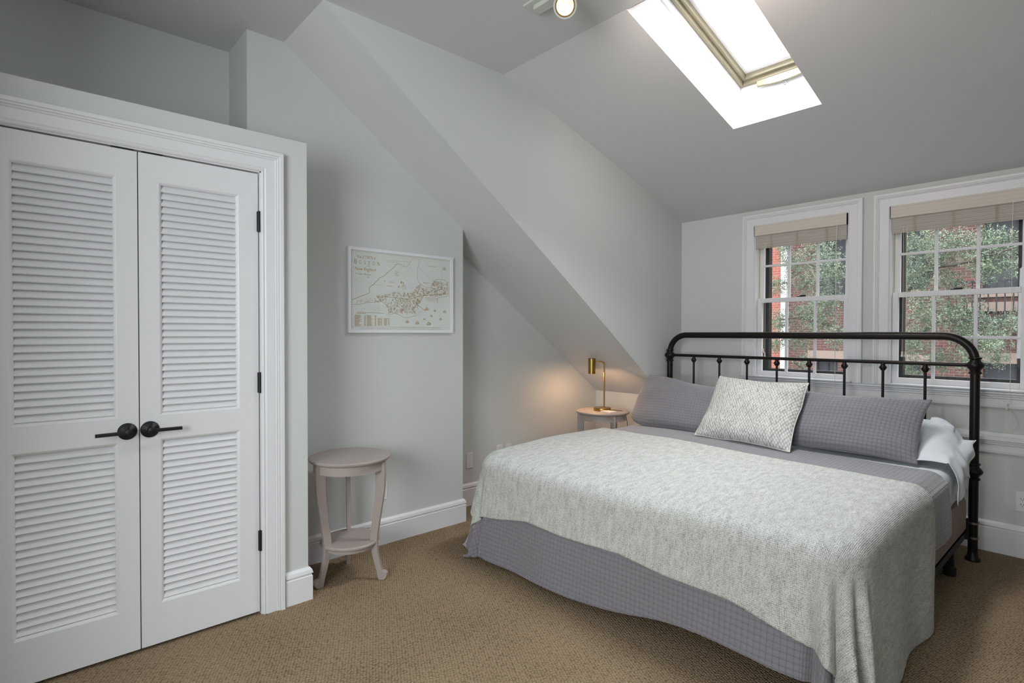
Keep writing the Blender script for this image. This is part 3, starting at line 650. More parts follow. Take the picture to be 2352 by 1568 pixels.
# ------------------------------------------------------------------ round side tables
TZ = .655
def make_table():
    c0 = (-2.79, 1.335, 0)
    t = empty('side_table', c0, 'empty round greige side table with three curved legs beside the closet', 'side table', 'matching round side tables')
    MB().lathe([(0, TZ - .022), (.200, TZ - .022), (.208, TZ - .018), (.213, TZ - .010), (.213, TZ - .005), (.209, TZ - .001), (.204, TZ), (0, TZ)], c0, seg=72).build('tabletop', TABLE, t, smooth=35)
    MB().lathe([(.172, TZ - .070), (.187, TZ - .070), (.187, TZ - .022), (.172, TZ - .022)], c0, seg=64).build('apron', TABLE, t, smooth=35)
    MB().lathe([(0, .170), (.138, .170), (.140, .188), (.150, .189), (.155, .196), (.155, .203), (.151, .208), (0, .208)], c0, seg=64).build('lower_shelf', TABLE, t, smooth=35)
    outer = [(.200, TZ - .022), (.203, .56), (.201, .50), (.194, .44), (.182, .37), (.170, .30), (.161, .24), (.158, .20), (.160, .16), (.168, .11), (.178, .07), (.186, .048), (.196, .050), (.206, .046), (.213, .036), (.213, .022), (.206, .008), (.194, 0)]
    inner = [(.166, 0), (.156, .045), (.142, .09), (.128, .14), (.120, .18), (.118, .22), (.124, .27), (.134, .34), (.144, .42), (.150, .50), (.150, .56), (.150, TZ - .022)]
    prof = outer + inner
    for az in (37, -82, 158):
        a = math.radians(az); u = Vector((math.cos(a), math.sin(a), 0)); n_ = Vector((-u.y, u.x, 0)); c_ = Vector(c0)
        MB().prism([c_ + u * r + Vector((0, 0, z)) + n_ * .011 for r, z in prof], [c_ + u * r + Vector((0, 0, z)) - n_ * .011 for r, z in prof]).build('leg', TABLE, t, bevel=.002)
    return t
tb = make_table()
tb2 = copy_tree(tb); tb2.location = (-2.905, 3.620, 0); tb2.scale = (1.03, 1.03, 1.03); tb2.rotation_euler = (0, 0, math.radians(58))
tb2['label'] = 'round greige bedside table between bed and knee wall, holding a brass lamp'

# brass lamp
TZ2 = TZ * 1.03
LB = Vector((-2.905, 3.615, TZ2))
lp = empty('table_lamp', LB, 'lit brass table lamp with a small cylinder shade on the bedside table', 'lamp')
MB().lathe([(0, 0), (.070, 0), (.072, .003), (.072, .022), (.070, .025), (0, .025)], LB, seg=48).build('lamp_base', BRASS, lp, smooth=35)
of = Vector((-.070, -.060, 0)).normalized(); px_ = LB + Vector((.010, .012, 0))
arc = [px_ + Vector((0, 0, .025)), px_ + Vector((0, 0, .375))]
for i in range(1, 9):
    a = i / 8 * PI / 2; arc.append(px_ + Vector((0, 0, .375)) + of * (.030 * (1 - math.cos(a))) + Vector((0, 0, .030 * math.sin(a))))
arc.append(px_ + of * .072 + Vector((0, 0, .403)))
MB().tube(arc, .0065, 14).build('lamp_pole', BRASS, lp, smooth=50)
sc = px_ + of * .102
MB().lathe([(.030, .428), (.0305, .429), (.0305, .303), (.0285, .303), (.0285, .423), (0, .423), (0, .430), (.030, .430)], sc, seg=36).build('lamp_shade', BRASS, lp, smooth=40)
BULB = mat('warm_bulb', (1, .8, .5, 1), .5, emit=((1, .72, .40, 1), 6))
MB().lathe([(0, .318), (.012, .322), (.019, .335), (.019, .350), (.012, .375), (.012, .42)], sc, seg=20).build('bulb', BULB, lp, smooth=60)
cb = [LB + Vector((.060, .035, .006)), LB + Vector((.085, .045, .010)), LB + Vector((.10, .06, .006)), LB + Vector((.125, .085, .004)), LB + Vector((.155, .11, -.01)), LB + Vector((.165, .12, -.10)), LB + Vector((.17, .125, -.4))]
MB().tube(cb, .0022, 8).build('lamp_cord', RUBBER, lp, smooth=60)
pl = bpy.data.lights.new('lamp_glow', 'POINT'); pl.energy = 5.6; pl.color = (1, .60, .34); pl.shadow_soft_size = .012
po = bpy.data.objects.new('lamp_glow', pl); COL.objects.link(po); po.location = sc + Vector((0, 0, .306)); 
# notepad
nb = empty('notepad', (-2.80, 3.565, TZ2), 'small pale folded notepad on the bedside table near the lamp', 'notepad')
def rbox(b, c0, w_, d_, z0, z1, a):
    ca, sa = math.cos(a), math.sin(a); P = [(c0[0] + ca * u - sa * v_, c0[1] + sa * u + ca * v_) for u, v_ in ((-w_, -d_), (w_, -d_), (w_, d_), (-w_, d_))]
    return b.hexa([(x, y, z0) for x, y in P] + [(x, y, z1) for x, y in P])
rbox(MB(), (-2.80, 3.565), .055, .038, TZ2 + .0005, TZ2 + .006, -.15).build('back_cover', PAD, nb)
rbox(MB(), (-2.799, 3.566), .053, .037, TZ2 + .006, TZ2 + .010, -.11).build('page_block', PAD, nb)

# ------------------------------------------------------------------ track light on the flat ceiling
tl = empty('track_light', (-1.60, 1.886, ZC), 'white ceiling track light with a lit round spotlight', 'ceiling light')
MB().box(-1.968, -.95, 1.834, 1.938, ZC - .010, ZC).build('ceiling_plate', SWITCHW, tl, bevel=.002)
MB().box(-1.925, -.98, 1.862, 1.914, ZC - .032, ZC - .010).build('track_bar', SWITCHW, tl, bevel=.002)
def spot_head(c_, d_, glow):
    c_ = Vector(c_); d_ = Vector(d_).normalized()
    MB().tube([Vector((c_.x - d_.x * .06, 1.888, ZC - .03)), Vector((c_.x - d_.x * .06, 1.888, ZC - .06)), c_ - d_ * .06], .007, 10).build('lamp_arm', SWITCHW, tl, smooth=50)
    h = MB().lathe([(.018, -.085), (.030, -.07), (.040, -.03), (.050, -.004), (.0525, .0), (.0525, .006), (.0455, .006), (.043, .0), (.036, -.02), (.02, -.035)], c_, d_, 40).build('lamp_housing', SWITCHW, tl, smooth=40)
    MB().lathe([(.0455, .0015), (.0455, .005), (.0425, .005), (.0425, .0015)], c_, d_, 40).build('bezel', BRASS, h, smooth=40)
    MB().lathe([(.0425, -.002), (.0425, .001), (.020, .004), (0, .005)], c_, d_, 40).build('lamp_lens', glow, h, smooth=60)
GLOW = mat('lit_lens', (1, .9, .7, 1), .3)
k = NB(GLOW); co = k.n('ShaderNodeTexCoord'); n_ = k.n('ShaderNodeTexNoise'); n_.inputs['Scale'].default_value = 38; k.l(co.outputs['Object'], n_.inputs['Vector'])
k.l(k.ramp(n_.outputs['Fac'], [(.38, (1, .62, .18, 1)), (.55, (1, .93, .72, 1))]), k.b.inputs['Emission Color']); k.b.inputs['Emission Strength'].default_value = 1.5
H1 = Vector((-1.700, 1.842, 2.776)); d1 = Vector((.62, -.62, -.50))
spot_head(H1, d1, GLOW)
H2 = Vector((-1.20, 1.93, 2.79)); d2 = Vector((-.12, .95, -.10))
spot_head(H2, d2, GLOW)
def spot(name, c_, d_, e, ang, col):
    l = bpy.data.lights.new(name, 'SPOT'); l.energy = e; l.spot_size = ang; l.spot_blend = .8; l.color = col; l.shadow_soft_size = .03
    o = bpy.data.objects.new(name, l); COL.objects.link(o); o.location = Vector(c_) + Vector(d_).normalized() * .03
    o.rotation_euler = Vector(d_).to_track_quat('-Z', 'Y').to_euler()
spot('spot_beam', H1, d1, 5, 1.6, (1, .80, .58)); spot('spot_beam', H2, d2, 30, 2.4, (1, .78, .70))

# ------------------------------------------------------------------ headboard and bed frame
YH = 4.125; XL_, XR_ = -2.590, -.588; RP = .0235
bed = empty('iron_bed', ((XL_ + XR_) / 2, YH, 0), 'black iron king bed frame with arched spindle headboard in front of the windows', 'bed frame')
ZH, RB = 1.300, .150
pts = [(XL_, YH, .03)] + [(XL_, YH, z) for z in (.5, 1.0, ZH - RB)]
for i in range(1, 11): a = i / 10 * PI / 2; pts.append((XL_ + RB * (1 - math.cos(a)), YH, ZH - RB + RB * math.sin(a)))
for i in range(11): a = PI / 2 - i / 10 * PI / 2; pts.append((XR_ - RB * (1 - math.cos(a)), YH, ZH - RB + RB * math.sin(a)))
pts += [(XR_, YH, z) for z in (1.0, .5, .03)]
MB().tube(pts, RP, 20).build('headboard_arch', BRONZE, bed, smooth=60)
colr = [(RP, -.050), (RP + .007, -.048), (RP + .008, -.040), (RP + .002, -.034), (RP + .003, -.026), (RP + .014, -.014), (RP + .020, -.004), (RP + .020, .004), (RP + .014, .014), (RP + .003, .026), (RP + .002, .034), (RP + .008, .040), (RP + .007, .048), (RP, .050)]
for x in (XL_, XR_):
    for z in (1.130, .517): MB().lathe(colr, (x, YH, z), seg=28).build('post_collar', BRONZE, bed, smooth=50)
    MB().lathe([(.036, 0), (.037, .012), (.030, .022), (.026, .034), (RP, .05)], (x, YH, 0), seg=24).build('post_foot', BRONZE, bed, smooth=50)
MB().tube([(XL_, YH, 1.132), (XR_, YH, 1.132)], .0115, 14).build('cross_rail', BRONZE, bed, smooth=60)
MB().tube([(XL_, YH, .510), (XR_, YH, .510)], .0095, 14).build('lower_rail', BRONZE, bed, smooth=60)
for i in range(8):
    x = -2.369 + i * .2208
    MB().lathe([(.008, .51), (.008, 1.078), (.013, 1.080), (.014, 1.084), (.022, 1.096), (.022, 1.100), (.013, 1.113), (.012, 1.122), (.008, 1.13)], (x, YH, 0), seg=14).build('spindle', BRONZE, bed, smooth=40)
MX0, MX1, MY0, MY1 = -2.575, -.605, 2.045, 4.085
for x, s_ in ((MX0 + .03, 1), (MX1 - .03, -1)):
    MB().box(x - .02, x + .02, MY0 + .02, YH - .03, .168, .174).box(x - .020 if s_ > 0 else x + .016, x - .016 if s_ > 0 else x + .020, MY0 + .02, YH - .03, .13, .174).build('side_rail', RUBBER, bed)
    for y in (2.6, 3.78): MB().box(x - .018, x + .018, y - .018, y + .018, .05, .168).lathe([(.028, 0), (.030, .02), (.030, .045), (.02, .055)], (x, y, 0), seg=18).build('frame_leg', RUBBER, bed)
for z in (.134, .219):
    MB().lathe([(RP + .001, -.006), (RP + .0065, -.006), (RP + .0065, .006), (RP + .001, .006)], (XR_, YH, z), seg=24).build('post_strap', STEEL, bed, smooth=40)
    MB().lathe([(RP + .001, -.006), (RP + .0065, -.006), (RP + .0065, .006), (RP + .001, .006)], (XL_, YH, z), seg=24).build('post_strap', STEEL, bed, smooth=40)
MB().box(XR_ - .055, XR_ - .015, YH - .025, YH - .005, .12, .24).box(XR_ - .055, XR_ - .045, YH - .10, YH - .005, .12, .18).build('frame_bracket', RUBBER, bed)
for y in (MY0 + .3, 3.4): MB().box(MX0 + .05, MX1 - .05, y, y + .04, .14, .168).build('cross_bar', RUBBER, bed)

def soft_box(x0, x1, y0, y1, z0, z1, r=.04):
    b = MB(); prof = []
    def ring_pts(ins):
        P = []; rr = .06
        for cx, cy__, a0 in ((x1 - rr, y1 - rr, 0), (x0 + rr, y1 - rr, 90), (x0 + rr, y0 + rr, 180), (x1 - rr, y0 + rr, 270)):
            for i in range(5): a = math.radians(a0 + i * 22.5); P.append((cx + (rr - ins) * math.cos(a), cy__ + (rr - ins) * math.sin(a)))
        return P
    lv = [(r, z0), (r * .3, z0 + r * .3), (0, z0 + r), (0, z1 - r), (r * .3, z1 - r * .3), (r, z1)]
    V = [(x, y, z) for ins, z in lv for x, y in ring_pts(ins)]; k_ = 20
    F = [(i * k_ + j, i * k_ + (j + 1) % k_, (i + 1) * k_ + (j + 1) % k_, (i + 1) * k_ + j) for i in range(5) for j in range(k_)] + [tuple(range(k_))[::-1], tuple(range(5 * k_, 6 * k_))]
    return b.add(V, F)
tag(soft_box(MX0, MX1, MY0 + .01, MY1, .176, .385, .03).build('box_spring', BOXSP, smooth=40), 'taupe fabric box spring showing under the bedding on the right side', 'box spring')
tag(soft_box(MX0, MX1, MY0, MY1, .387, .560, .045).build('mattress', SHEET, smooth=40), 'white king mattress on the box spring, mostly hidden by bedding', 'mattress')

# ------------------------------------------------------------------ draped bedding
def hump(x, y): return -.034 * max(0.0, min(1.0, 1 - (y - MY0 - .05) / .6)) ** 1.6 + .007 * math.sin(x * 3.1 + 1) * math.sin(y * 2.3) + .005 * noise.noise(Vector((x * 2.6, y * 2.6, 3)))
def drape(s_, t, off, ztop=.602, R=.13, er=.075, flare=.10, fold=1.0, zmin=.006, seed=0.0, yh=9, phase=0.0):
    x0, x1, y0 = MX0 - off, MX1 + off, MY0 - off
    cx = min(max(s_, x0 + R), x1 - R); cy__ = max(t, y0 + R)
    vx, vy = s_ - cx, t - cy__; L = math.hypot(vx, vy); d = L - (R - er)
    z = ztop + off + hump(s_, t)
    if d <= 0 or L < 1e-9: return Vector((s_, t, z))
    nx, ny = vx / L, vy / L
    a = min(d / er, PI / 2); o = R - er + er * math.sin(a); z -= er * (1 - math.cos(a))
    drop = d - er * PI / 2
    if drop > 0:
        ang = math.atan2(ny, nx)
        corner = max(0.0, 1 - abs(abs(math.sin(2 * ang)) - 1) * 1.0) if abs(nx * ny) > 1e-4 else 0
        q = (t * 5.2 if abs(nx) > abs(ny) else s_ * 4.6) + seed
        f = fold * (.30 * drop * (.5 * math.sin(q * 1.9 + 1.3 * math.sin(q * .7)) * .22) + .012 * noise.noise(Vector((s_ * 3, t * 3, 7 + seed))) * min(1, drop * 6))
        f += corner * fold * drop * (.13 * math.sin(ang * 15 + phase) + .05)
        flare = flare * (1 - .85 * max(0.0, nx))
        cf = flare * drop
        z -= drop * math.sqrt(max(0, 1 - flare * flare)); o += cf + f
        if z < zmin:
            ex = zmin - z; z = zmin + .010 * abs(math.sin(ex * 30 + q * 3)); o += ex * .5
    return Vector((cx + nx * o, cy__ + ny * o, z))
def cloth(name, m, ns, ntt, sfn, tfn, label, cat, off, solid, **kw):
    def P(i, j):
        s_, t = sfn(i, j), tfn(i, j); return drape(s_, t, off, **kw)
    g = MB().grid(P, ns, ntt, lambda i, j: (sfn(i, j), tfn(i, j)))
    return tag(g.build(name, m, smooth=180, solid=solid, recalc=False), label, cat)
def lerp(a, b, t): return a + (b - a) * t
# fitted sheet top with the flap hanging at the right
def sh_s(i, j):
    t = 3.38 + .69 * j
    hang = .15 + .02 * math.sin(t * 30)
    return lerp(MX0 - .10, MX1 + hang, i)
cloth('bed_sheet', SHEET, 150, 60, sh_s, lambda i, j: 3.38 + .69 * j, 'crumpled white bed sheet showing at the right below the pillows', 'sheet', .004, .002, er=.06, fold=1.6, flare=.14)
# quilted coverlet
def cv_t(i, j):
    foot = MY0 - float(np.interp(lerp(MX0 - .36, MX1 + .27, i), [-2.9, -2.14, -1.78, -1.33, -.91, -.6], [.52, .525, .510, .462, .437, .44])) + .012 * math.sin(i * 9 + 1) + .008 * math.sin(i * 21)
    return lerp(foot, 3.50 + .02 * math.sin(i * 5), j)
cloth('quilted_coverlet', QUILT, 230, 200, lambda i, j: lerp(MX0 - .36, MX1 + .27 + .03 * math.sin(j * 9), i), cv_t,
      'grey lilac quilted coverlet hanging over the foot of the bed', 'coverlet', .012, .004, er=.085, R=.15, flare=.11, seed=2.2, phase=.6)
# knit throw blanket
def bl_s(i, j): return lerp(MX0 - .24, MX1 + .61, i)
def bl_t(i, j):
    foot = MY0 + .015 - float(np.interp(bl_s(i, j), [-2.98, -2.6, -2.3, -2.1, -1.5, -1.0, -.75, -.6, -.1], [.38, .37, .325, .285, .262, .30, .35, .37, .38])) + .010 * math.sin(i * 9 + .5) + .004 * math.sin(i * 31)
    head = 3.115 + .05 * math.cos(i * 4.2) + .008 * math.sin(i * 23)
    return lerp(foot, head, j)
cloth('knit_throw_blanket', KNIT, 300, 170, bl_s, bl_t, 'large pale grey melange knit throw spread across the bed', 'blanket', .026, .006, er=.085, R=.15, flare=.11, seed=2.2, phase=.6)

cov = bpy.data.objects['quilted_coverlet']; bla = bpy.data.objects['knit_throw_blanket']
def tail(i, j):      # turned-under corner of the coverlet touching the carpet
    a = i; x = lerp(-2.60, -2.395, a); y = 2.13 - .075 * math.sin(a * 2.6) + .05 * max(0, a - .8) * 5 * .3
    z = lerp(.004 + .05 * (1 - a) ** 1.5, .17 - .03 * a, j); return Vector((x + .02 * math.sin(j * 3), y + .03 * (1 - j), z))
MB().grid(tail, 20, 10, lambda i, j: (i * .25, j * .16)).build('folded_corner', QUILT, cov, base=(0, 0, 0), smooth=180, solid=.004, recalc=False)
def tip(i, j):       # corner of the throw lying on the carpet
    u, v_ = i * 2 - 1, j * 2 - 1; r_ = math.sqrt(max(0, 1 - u * u)) * math.sqrt(max(0, 1 - v_ * v_))
    return Vector((-2.640 + .075 * u + .02 * v_, 2.075 + .045 * v_ - .02 * u, .004 + .042 * r_ * (1 + .5 * math.sin(u * 5 + v_ * 4)) * (1.1 - .5 * u)))
MB().grid(tip, 24, 18, lambda i, j: (i * .15, j * .1)).build('trailing_corner', KNIT, bla, base=(0, 0, 0), smooth=180, solid=.004, recalc=False)

# ------------------------------------------------------------------ pillows
def pillow(name, m, BL, BR, TR, TL, th, label, cat, group=None, pinch=.05, p=2.6, seed=0, wr=.012, seam=True, sag=0.0, rc=0.0):
    BL, BR, TR, TL = map(Vector, (BL, BR, TR, TL)); n_ = ((BR - BL).cross(TL - BL)).normalized()   # faces front/up
    W_, H_ = (BR - BL).length, (TL - BL).length; ctr = (BL + BR + TR + TL) / 4
    def base(u, v_):
        a, e = (u + 1) / 2, (v_ + 1) / 2
        return BL * (1 - a) * (1 - e) + BR * a * (1 - e) + TR * a * e + TL * (1 - a) * e
    def P(u, v_, side):
        q = base(u * (1 - pinch * (1 - v_ * v_) * abs(u)) * (1 - rc * v_ ** 6), v_ * (1 - pinch * 1.3 * (1 - u * u) * abs(v_)) * (1 - rc * 1.4 * u ** 6))
        h = (max(0, 1 - abs(u) ** p) * max(0, 1 - abs(v_) ** p)) ** .55
        w1 = noise.noise(Vector((u * 1.7 + seed, v_ * 1.7, seed * 3.1))); w2 = noise.noise(Vector((u * 4 + seed, v_ * 4, 9)))
        edge = (1 - h)
        q = q + n_ * side * (th / 2 * h * (1 + .22 * w1) + wr * .35 * w2 * h) + n_ * (wr * w1 * 1.4 * edge) 
        q.z -= sag * (1 - u * u) * max(0, v_) ** 2
        return q
    N1, N2 = 70, 50; b = MB()
    f = lambda side: (lambda i, j: P(math.sin((i * 2 - 1) * PI / 2), math.sin((j * 2 - 1) * PI / 2), side))
    uvf = lambda i, j: (math.sin((i * 2 - 1) * PI / 2) * W_ / 2, math.sin((j * 2 - 1) * PI / 2) * H_ / 2)
    b.grid(f(1), N1, N2, uvf); b.grid(f(-1), N1, N2, uvf, flip=True)
    o = b.build(name, m, base=ctr, smooth=180, recalc=False)
    import bmesh
    bm = bmesh.new(); bm.from_mesh(o.data); bmesh.ops.remove_doubles(bm, verts=bm.verts, dist=1e-5); bmesh.ops.recalc_face_normals(bm, faces=bm.faces); bm.to_mesh(o.data); bm.free()
    o.data.shade_smooth()
    if seam:
        pts = [P(math.sin((2 * i - 1) * PI / 2), -1, 1) for i in [k_ / 30 for k_ in range(31)]] + [P(1, math.sin((2 * i - 1) * PI / 2), 1) for i in [k_ / 30 for k_ in range(1, 31)]] + \
              [P(math.sin((2 * i - 1) * PI / 2), 1, 1) for i in [1 - k_ / 30 for k_ in range(1, 31)]] + [P(-1, math.sin((2 * i - 1) * PI / 2), 1) for i in [1 - k_ / 30 for k_ in range(1, 31)]]
        s_ = MB().tube(pts, .0035, 8, cap=False); BASE[o.name] = ctr; s_.build('piping', m, o, smooth=60)
    return tag(o, label, cat, group)
pillow('sleeping_pillow', SHEET, (-2.50, 3.70, .66), (-1.62, 3.68, .66), (-1.62, 4.00, .80), (-2.50, 4.00, .79), .13, 'white sleeping pillow hidden behind the left quilted sham', 'pillow', 'white sleeping pillows against the headboard', seed=5, seam=False, rc=.05)
pillow('sleeping_pillow', SHEET, (-1.50, 3.70, .66), (-.605, 3.70, .645), (-.64, 4.00, .80), (-1.50, 4.00, .80), .14, 'white sleeping pillow sticking out behind the right quilted sham', 'pillow', 'white sleeping pillows against the headboard', seed=8, seam=False, rc=.07)
pr = bpy.data.objects['sleeping_pillow.001']
def flap(i, j):      # open end of the pillowcase hanging over the side of the bed
    y = lerp(3.575, 3.97, i) - .04 * max(0, j - .4) * (1 - i); top = float(np.interp(y, [3.50, 3.60, 3.75, 3.88, 3.97], [.612, .632, .715, .785, .815])); hem = float(np.interp(y, [3.50, 3.545, 3.60, 3.66, 3.73, 3.79, 3.83, 3.90, 3.97], [.565, .440, .455, .515, .560, .535, .615, .665, .72]))
    wv = .010 * math.sin(y * 52 + 1) + .006 * noise.noise(Vector((y * 20, j * 3, 1)))
    if j < .45:
        a = j / .45; return Vector((lerp(-.76, -.612, a), y, lerp(top + .012, lerp(top, .66, .62), a ** 2.2) + .008 * math.sin(a * 3.1) + wv * .5 * a))
    a = (j - .45) / .55; z0 = lerp(top, .66, .62)
    return Vector((-.612 + .052 * math.sin(min(1, a * 1.6) * PI / 2) + wv * a, y + .012 * math.sin(a * 5 + y * 9), lerp(z0, hem, a)))
MB().grid(flap, 90, 40).build('pillowcase_end', SHEET, pr, smooth=180, solid=.0025, recalc=False)
pillow('quilted_pillow_sham', QUILT, (-2.60, 3.54, .605), (-1.68, 3.56, .622), (-1.74, 3.80, .925), (-2.60, 3.80, 1.01), .15, 'grey lilac quilted sham at the left, nearest the brass lamp', 'pillow', 'pair of quilted shams', seed=1, sag=.03, wr=.014, rc=.11, pinch=.02)
pillow('quilted_pillow_sham', QUILT, (-1.66, 3.50, .630), (-.742, 3.560, .624), (-.728, 3.80, .945), (-1.62, 3.80, .955), .15, 'grey lilac quilted sham at the right, one top corner pointing up', 'pillow', 'pair of quilted shams', seed=2, sag=.012, wr=.012)
pillow('knit_cushion', WEAVE, (-1.925, 3.378, .632), (-1.305, 3.330, .632), (-1.335, 3.70, 1.000), (-1.925, 3.70, 1.015), .17, 'square pale grey chunky knit cushion leaning at the centre of the bed', 'cushion', pinch=.035, seed=3.3, sag=.012, wr=.016)

# ------------------------------------------------------------------ outside: facades, tree, street
tag(MB().box(-40, 40, 4.9, 60, -8.2, -8.0).build('pavement', ASPHALT), 'grey street far below the bedroom windows', 'street', kind='structure')
YF = 18.0
bd = empty('brick_building', (-2, YF, -8), 'dark red brick building across the street with stone lintels', 'building')
b = MB()
wins = [(-6.30, -5.70, -1.1, .55), (-2.42, -1.20, -1.2, .60), (-4.6, -3.7, -1.1, .50), (-6.3, -5.5, 2.4, 4.2), (-2.45, -1.2, 2.35, 4.2), (-4.6, -3.6, 2.5, 4.2), (.2, 1.3, -1.2, .6), (.2, 1.3, 2.4, 4.2)]
xs = sorted({-7.1, 9.0} | {x for w_ in wins for x in w_[:2]}); zs = sorted({-8.0, 8.0} | {z for w_ in wins for z in w_[2:]})
for xa, xb_ in zip(xs, xs[1:]):
    for za, zb in zip(zs, zs[1:]):
        xm_, zm = (xa + xb_) / 2, (za + zb) / 2
        if any(w_[0] < xm_ < w_[1] and w_[2] < zm < w_[3] for w_ in wins): continue
        b.box(xa, xb_, YF, YF + .4, za, zb)
b.build('wall', BRICK, bd)
for (x0, x1, z0, z1) in wins:
    f_ = MB().box(x0, x1, YF + .18, YF + .24, z0, z1).build('window', DARKWIN, bd)
    MB().box(x0, x1, YF + .15, YF + .18, (z0 + z1) / 2 - .03, (z0 + z1) / 2 + .03).box((x0 + x1) / 2 - .02, (x0 + x1) / 2 + .02, YF + .15, YF + .18, z0, z1).build('glazing_bar', IRON, f_)
    MB().box(x0 - .22, x1 + .22, YF - .04, YF + .1, z1, z1 + .26).build('lintel', STONE, bd)
    MB().box(x0 - .12, x1 + .12, YF - .08, YF + .1, z0 - .12, z0).build('window_sill', STONE, bd)
MB().box(-3.0, -1.0, YF - .10, YF + .05, 1.88, 2.10).build('stone_band', STONE, bd)
q = MB().box(-3.0, -.9, YF - .75, YF - .02, 1.62, 1.70).box(-3.0, -.9, YF - .75, YF - .72, 2.55, 2.60)
for i in range(15): q.box(-3.0 + i * .15, -2.975 + i * .15, YF - .75, YF - .72, 1.70, 2.55)
q.build('balcony_railing', IRON, bd)
bd2 = empty('brick_building', (-9, YF - .6, -8), 'bright red brick building seen at the left edge of the narrower window', 'building')
MB().box(-16, -7.292, YF - .10, YF + .4, -8, 9).build('wall', BRICK2, bd2)
MB().box(-7.292, -7.12, YF - .14, YF + .02, -8, 9).build('corner_board', WHITEPIPE, bd2)
for z in (0.2, 3.4): MB().box(-9.6, -8.6, YF - .12, YF - .08, z, z + 1.6).build('window', DARKWIN, bd2)

tr = empty('street_tree', (-2.4, 8.4, -8), 'leafy green street tree filling the view through both windows', 'tree')
trunk = [(-2.4, 8.6, -8), (-2.42, 8.6, -5), (-2.35, 8.55, -2.5), (-2.25, 8.5, -.8), (-2.1, 8.5, .6), (-2.15, 8.5, 2.0), (-2.3, 8.6, 4.2)]
MB().tube(trunk, [.26, .22, .19, .16, .13, .09, .04], 12).build('trunk', BARK, tr, smooth=60)
rnd = random.Random(11)
BL_ = [(-2.78, 8, 2.4, .22), (-3.12, 8.5, 2.11, .24), (-2.55, 7.8, 2.13, .21), (-3.19, 8.2, 2.34, .17), (-3.48, 8.4, 2.03, .15), (-2.67, 8, 1.75, .23), (-3.05, 8.3, 1.6, .22), (-3.32, 8.1, 1.48, .17), (-3.34, 8.0, 1.17, .14), (-3.12, 8.2, 1.23, .18), (-2.78, 8.1, 1.47, .22), (-2.4, 7.6, 1.27, .15), (-2.96, 8, .94, .12), (-3.23, 8, 2.54, .11), (-1.68, 7.8, 2.36, .23), (-1.67, 8, 1.97, .25), (-1.42, 8.2, 2.38, .26), (-1.09, 8.1, 2.33, .22), (-.93, 8.3, 2.33, .18), (-1.45, 8.4, 1.93, .17), (-1.58, 7.8, 1.55, .25), (-1.33, 8.2, 1.55, .27), (-1.04, 8, 2.02, .16), (-1.11, 8, 2.12, .16), (-.82, 8, 2.05, .14), (-1.69, 7.9, 1.19, .22), (-1.02, 8.2, 1.35, .22), (-.85, 8.3, 1.45, .13), (-1.18, 8, 1.05, .17), (-1.49, 8.2, .99, .16), (-.96, 8.0, 1.06, .11), (-1.75, 8, .88, .14), (-1.53, 8.1, 2.17, .19), (-1.24, 8.0, 1.27, .16), (-.99, 7.8, 1.21, .12)]
brs = [[(-2.1, 8.5, 1.4), (-1.75, 8.2, 2.0), (-1.47, 8.0, 2.10), (-1.34, 8.0, 2.105), (-1.19, 8.0, 2.13), (-.8, 8.0, 2.25)], [(-2.1, 8.5, .8), (-1.8, 8.2, 1.2), (-1.5, 8.0, 1.45), (-1.1, 8.0, 1.5)], [(-2.1, 8.5, .6), (-1.6, 8.3, .9), (-1.2, 8.1, 1.0)],
       [(-2.15, 8.5, 1.8), (-2.6, 8.2, 2.1), (-3.0, 8.2, 2.3), (-3.4, 8.3, 2.3)], [(-2.1, 8.5, .9), (-2.6, 8.1, 1.4), (-3.0, 8.1, 1.55), (-3.4, 8.1, 1.5)], [(-2.1, 8.5, 2.2), (-1.7, 8.3, 2.7), (-1.3, 8.2, 3.0)], [(-2.2, 8.5, .2), (-2.8, 8.1, .7), (-3.2, 8.0, 1.0)]]
for p_ in brs: MB().tube(p_, [.030 * (1 - .72 * i / (len(p_) - 1)) for i in range(len(p_))], 7).build('branch', BARK, tr, smooth=60)
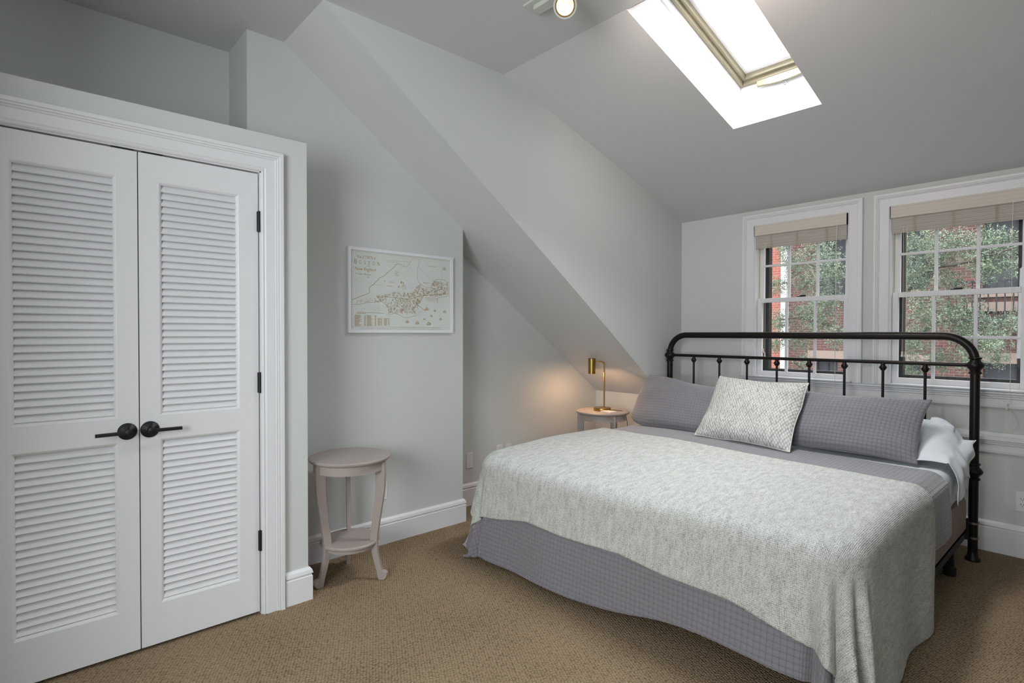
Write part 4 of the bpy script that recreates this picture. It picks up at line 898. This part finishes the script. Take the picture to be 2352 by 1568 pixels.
for (x, y, z, r) in BL_:
    for q_ in range(2):
        a = rnd.uniform(0, 6.28); p0 = Vector((x, y, z)) + Vector((rnd.uniform(-1, 1), rnd.uniform(-1, 1), rnd.uniform(-1, 1))) * r * .6
        MB().tube([p0, p0 + Vector((math.cos(a), .3, math.sin(a))) * r * .5, p0 + Vector((math.cos(a), .3, math.sin(a) * .7)) * r], [.006, .004, .002], 5).build('twig', BARK, tr, smooth=60)
rng = np.random.default_rng(5)
blobs = [(x, y, z, r, 1.0) for x, y, z, r in BL_]
for _ in range(90):       # rest of the crown, outside and above the views
    x = rng.uniform(-5.2, .8); z = rng.uniform(-.4, 5.2)
    if -3.75 < x < -.7 and .75 < z < 2.65: continue
    if (x + 2.2) ** 2 / 9 + (z - 2.2) ** 2 / 9 > 1: continue
    blobs.append((x, rng.uniform(7.6, 9.4), z, rng.uniform(.28, .5), .45))
V = []; Fc = []
for (x, y, z, r, dens) in blobs:
    ns = int(8200 * r * r * 3.2 * dens) if dens >= 1 else int(320 * r)
    for _ in range(ns // 3 + 6):
        d_ = rng.normal(0, 1, 3); d_ /= np.linalg.norm(d_); c_ = np.array([x, y, z]) + d_ * r * rng.uniform(.15, 1.12) ** .8 * np.array([1, 1.5, 1])
        ax = rng.normal(0, 1, 3); ax[2] -= .3; ax /= np.linalg.norm(ax); sd = np.cross(ax, rng.normal(0, 1, 3)); sd /= np.linalg.norm(sd)
        for k_ in range(5):
            s0 = c_ + ax * k_ * .013; dr = sd * (1 if k_ % 2 else -1) + ax * .5 + rng.normal(0, .25, 3); dr /= np.linalg.norm(dr)
            L_ = rng.uniform(.019, .033); wv = np.cross(dr, ax + rng.normal(0, .4, 3)); wv /= max(np.linalg.norm(wv), 1e-6); wv = wv * L_ * .19; o_ = len(V)
            V += [tuple(s0), tuple(s0 + dr * L_ * .5 + wv), tuple(s0 + dr * L_), tuple(s0 + dr * L_ * .5 - wv)]; Fc.append((o_, o_ + 1, o_ + 2, o_ + 3))
fo = MB(); fo.v = V; fo.f = Fc; f_ = fo.build('foliage', LEAF, tr, recalc=False); f_['kind'] = 'stuff'
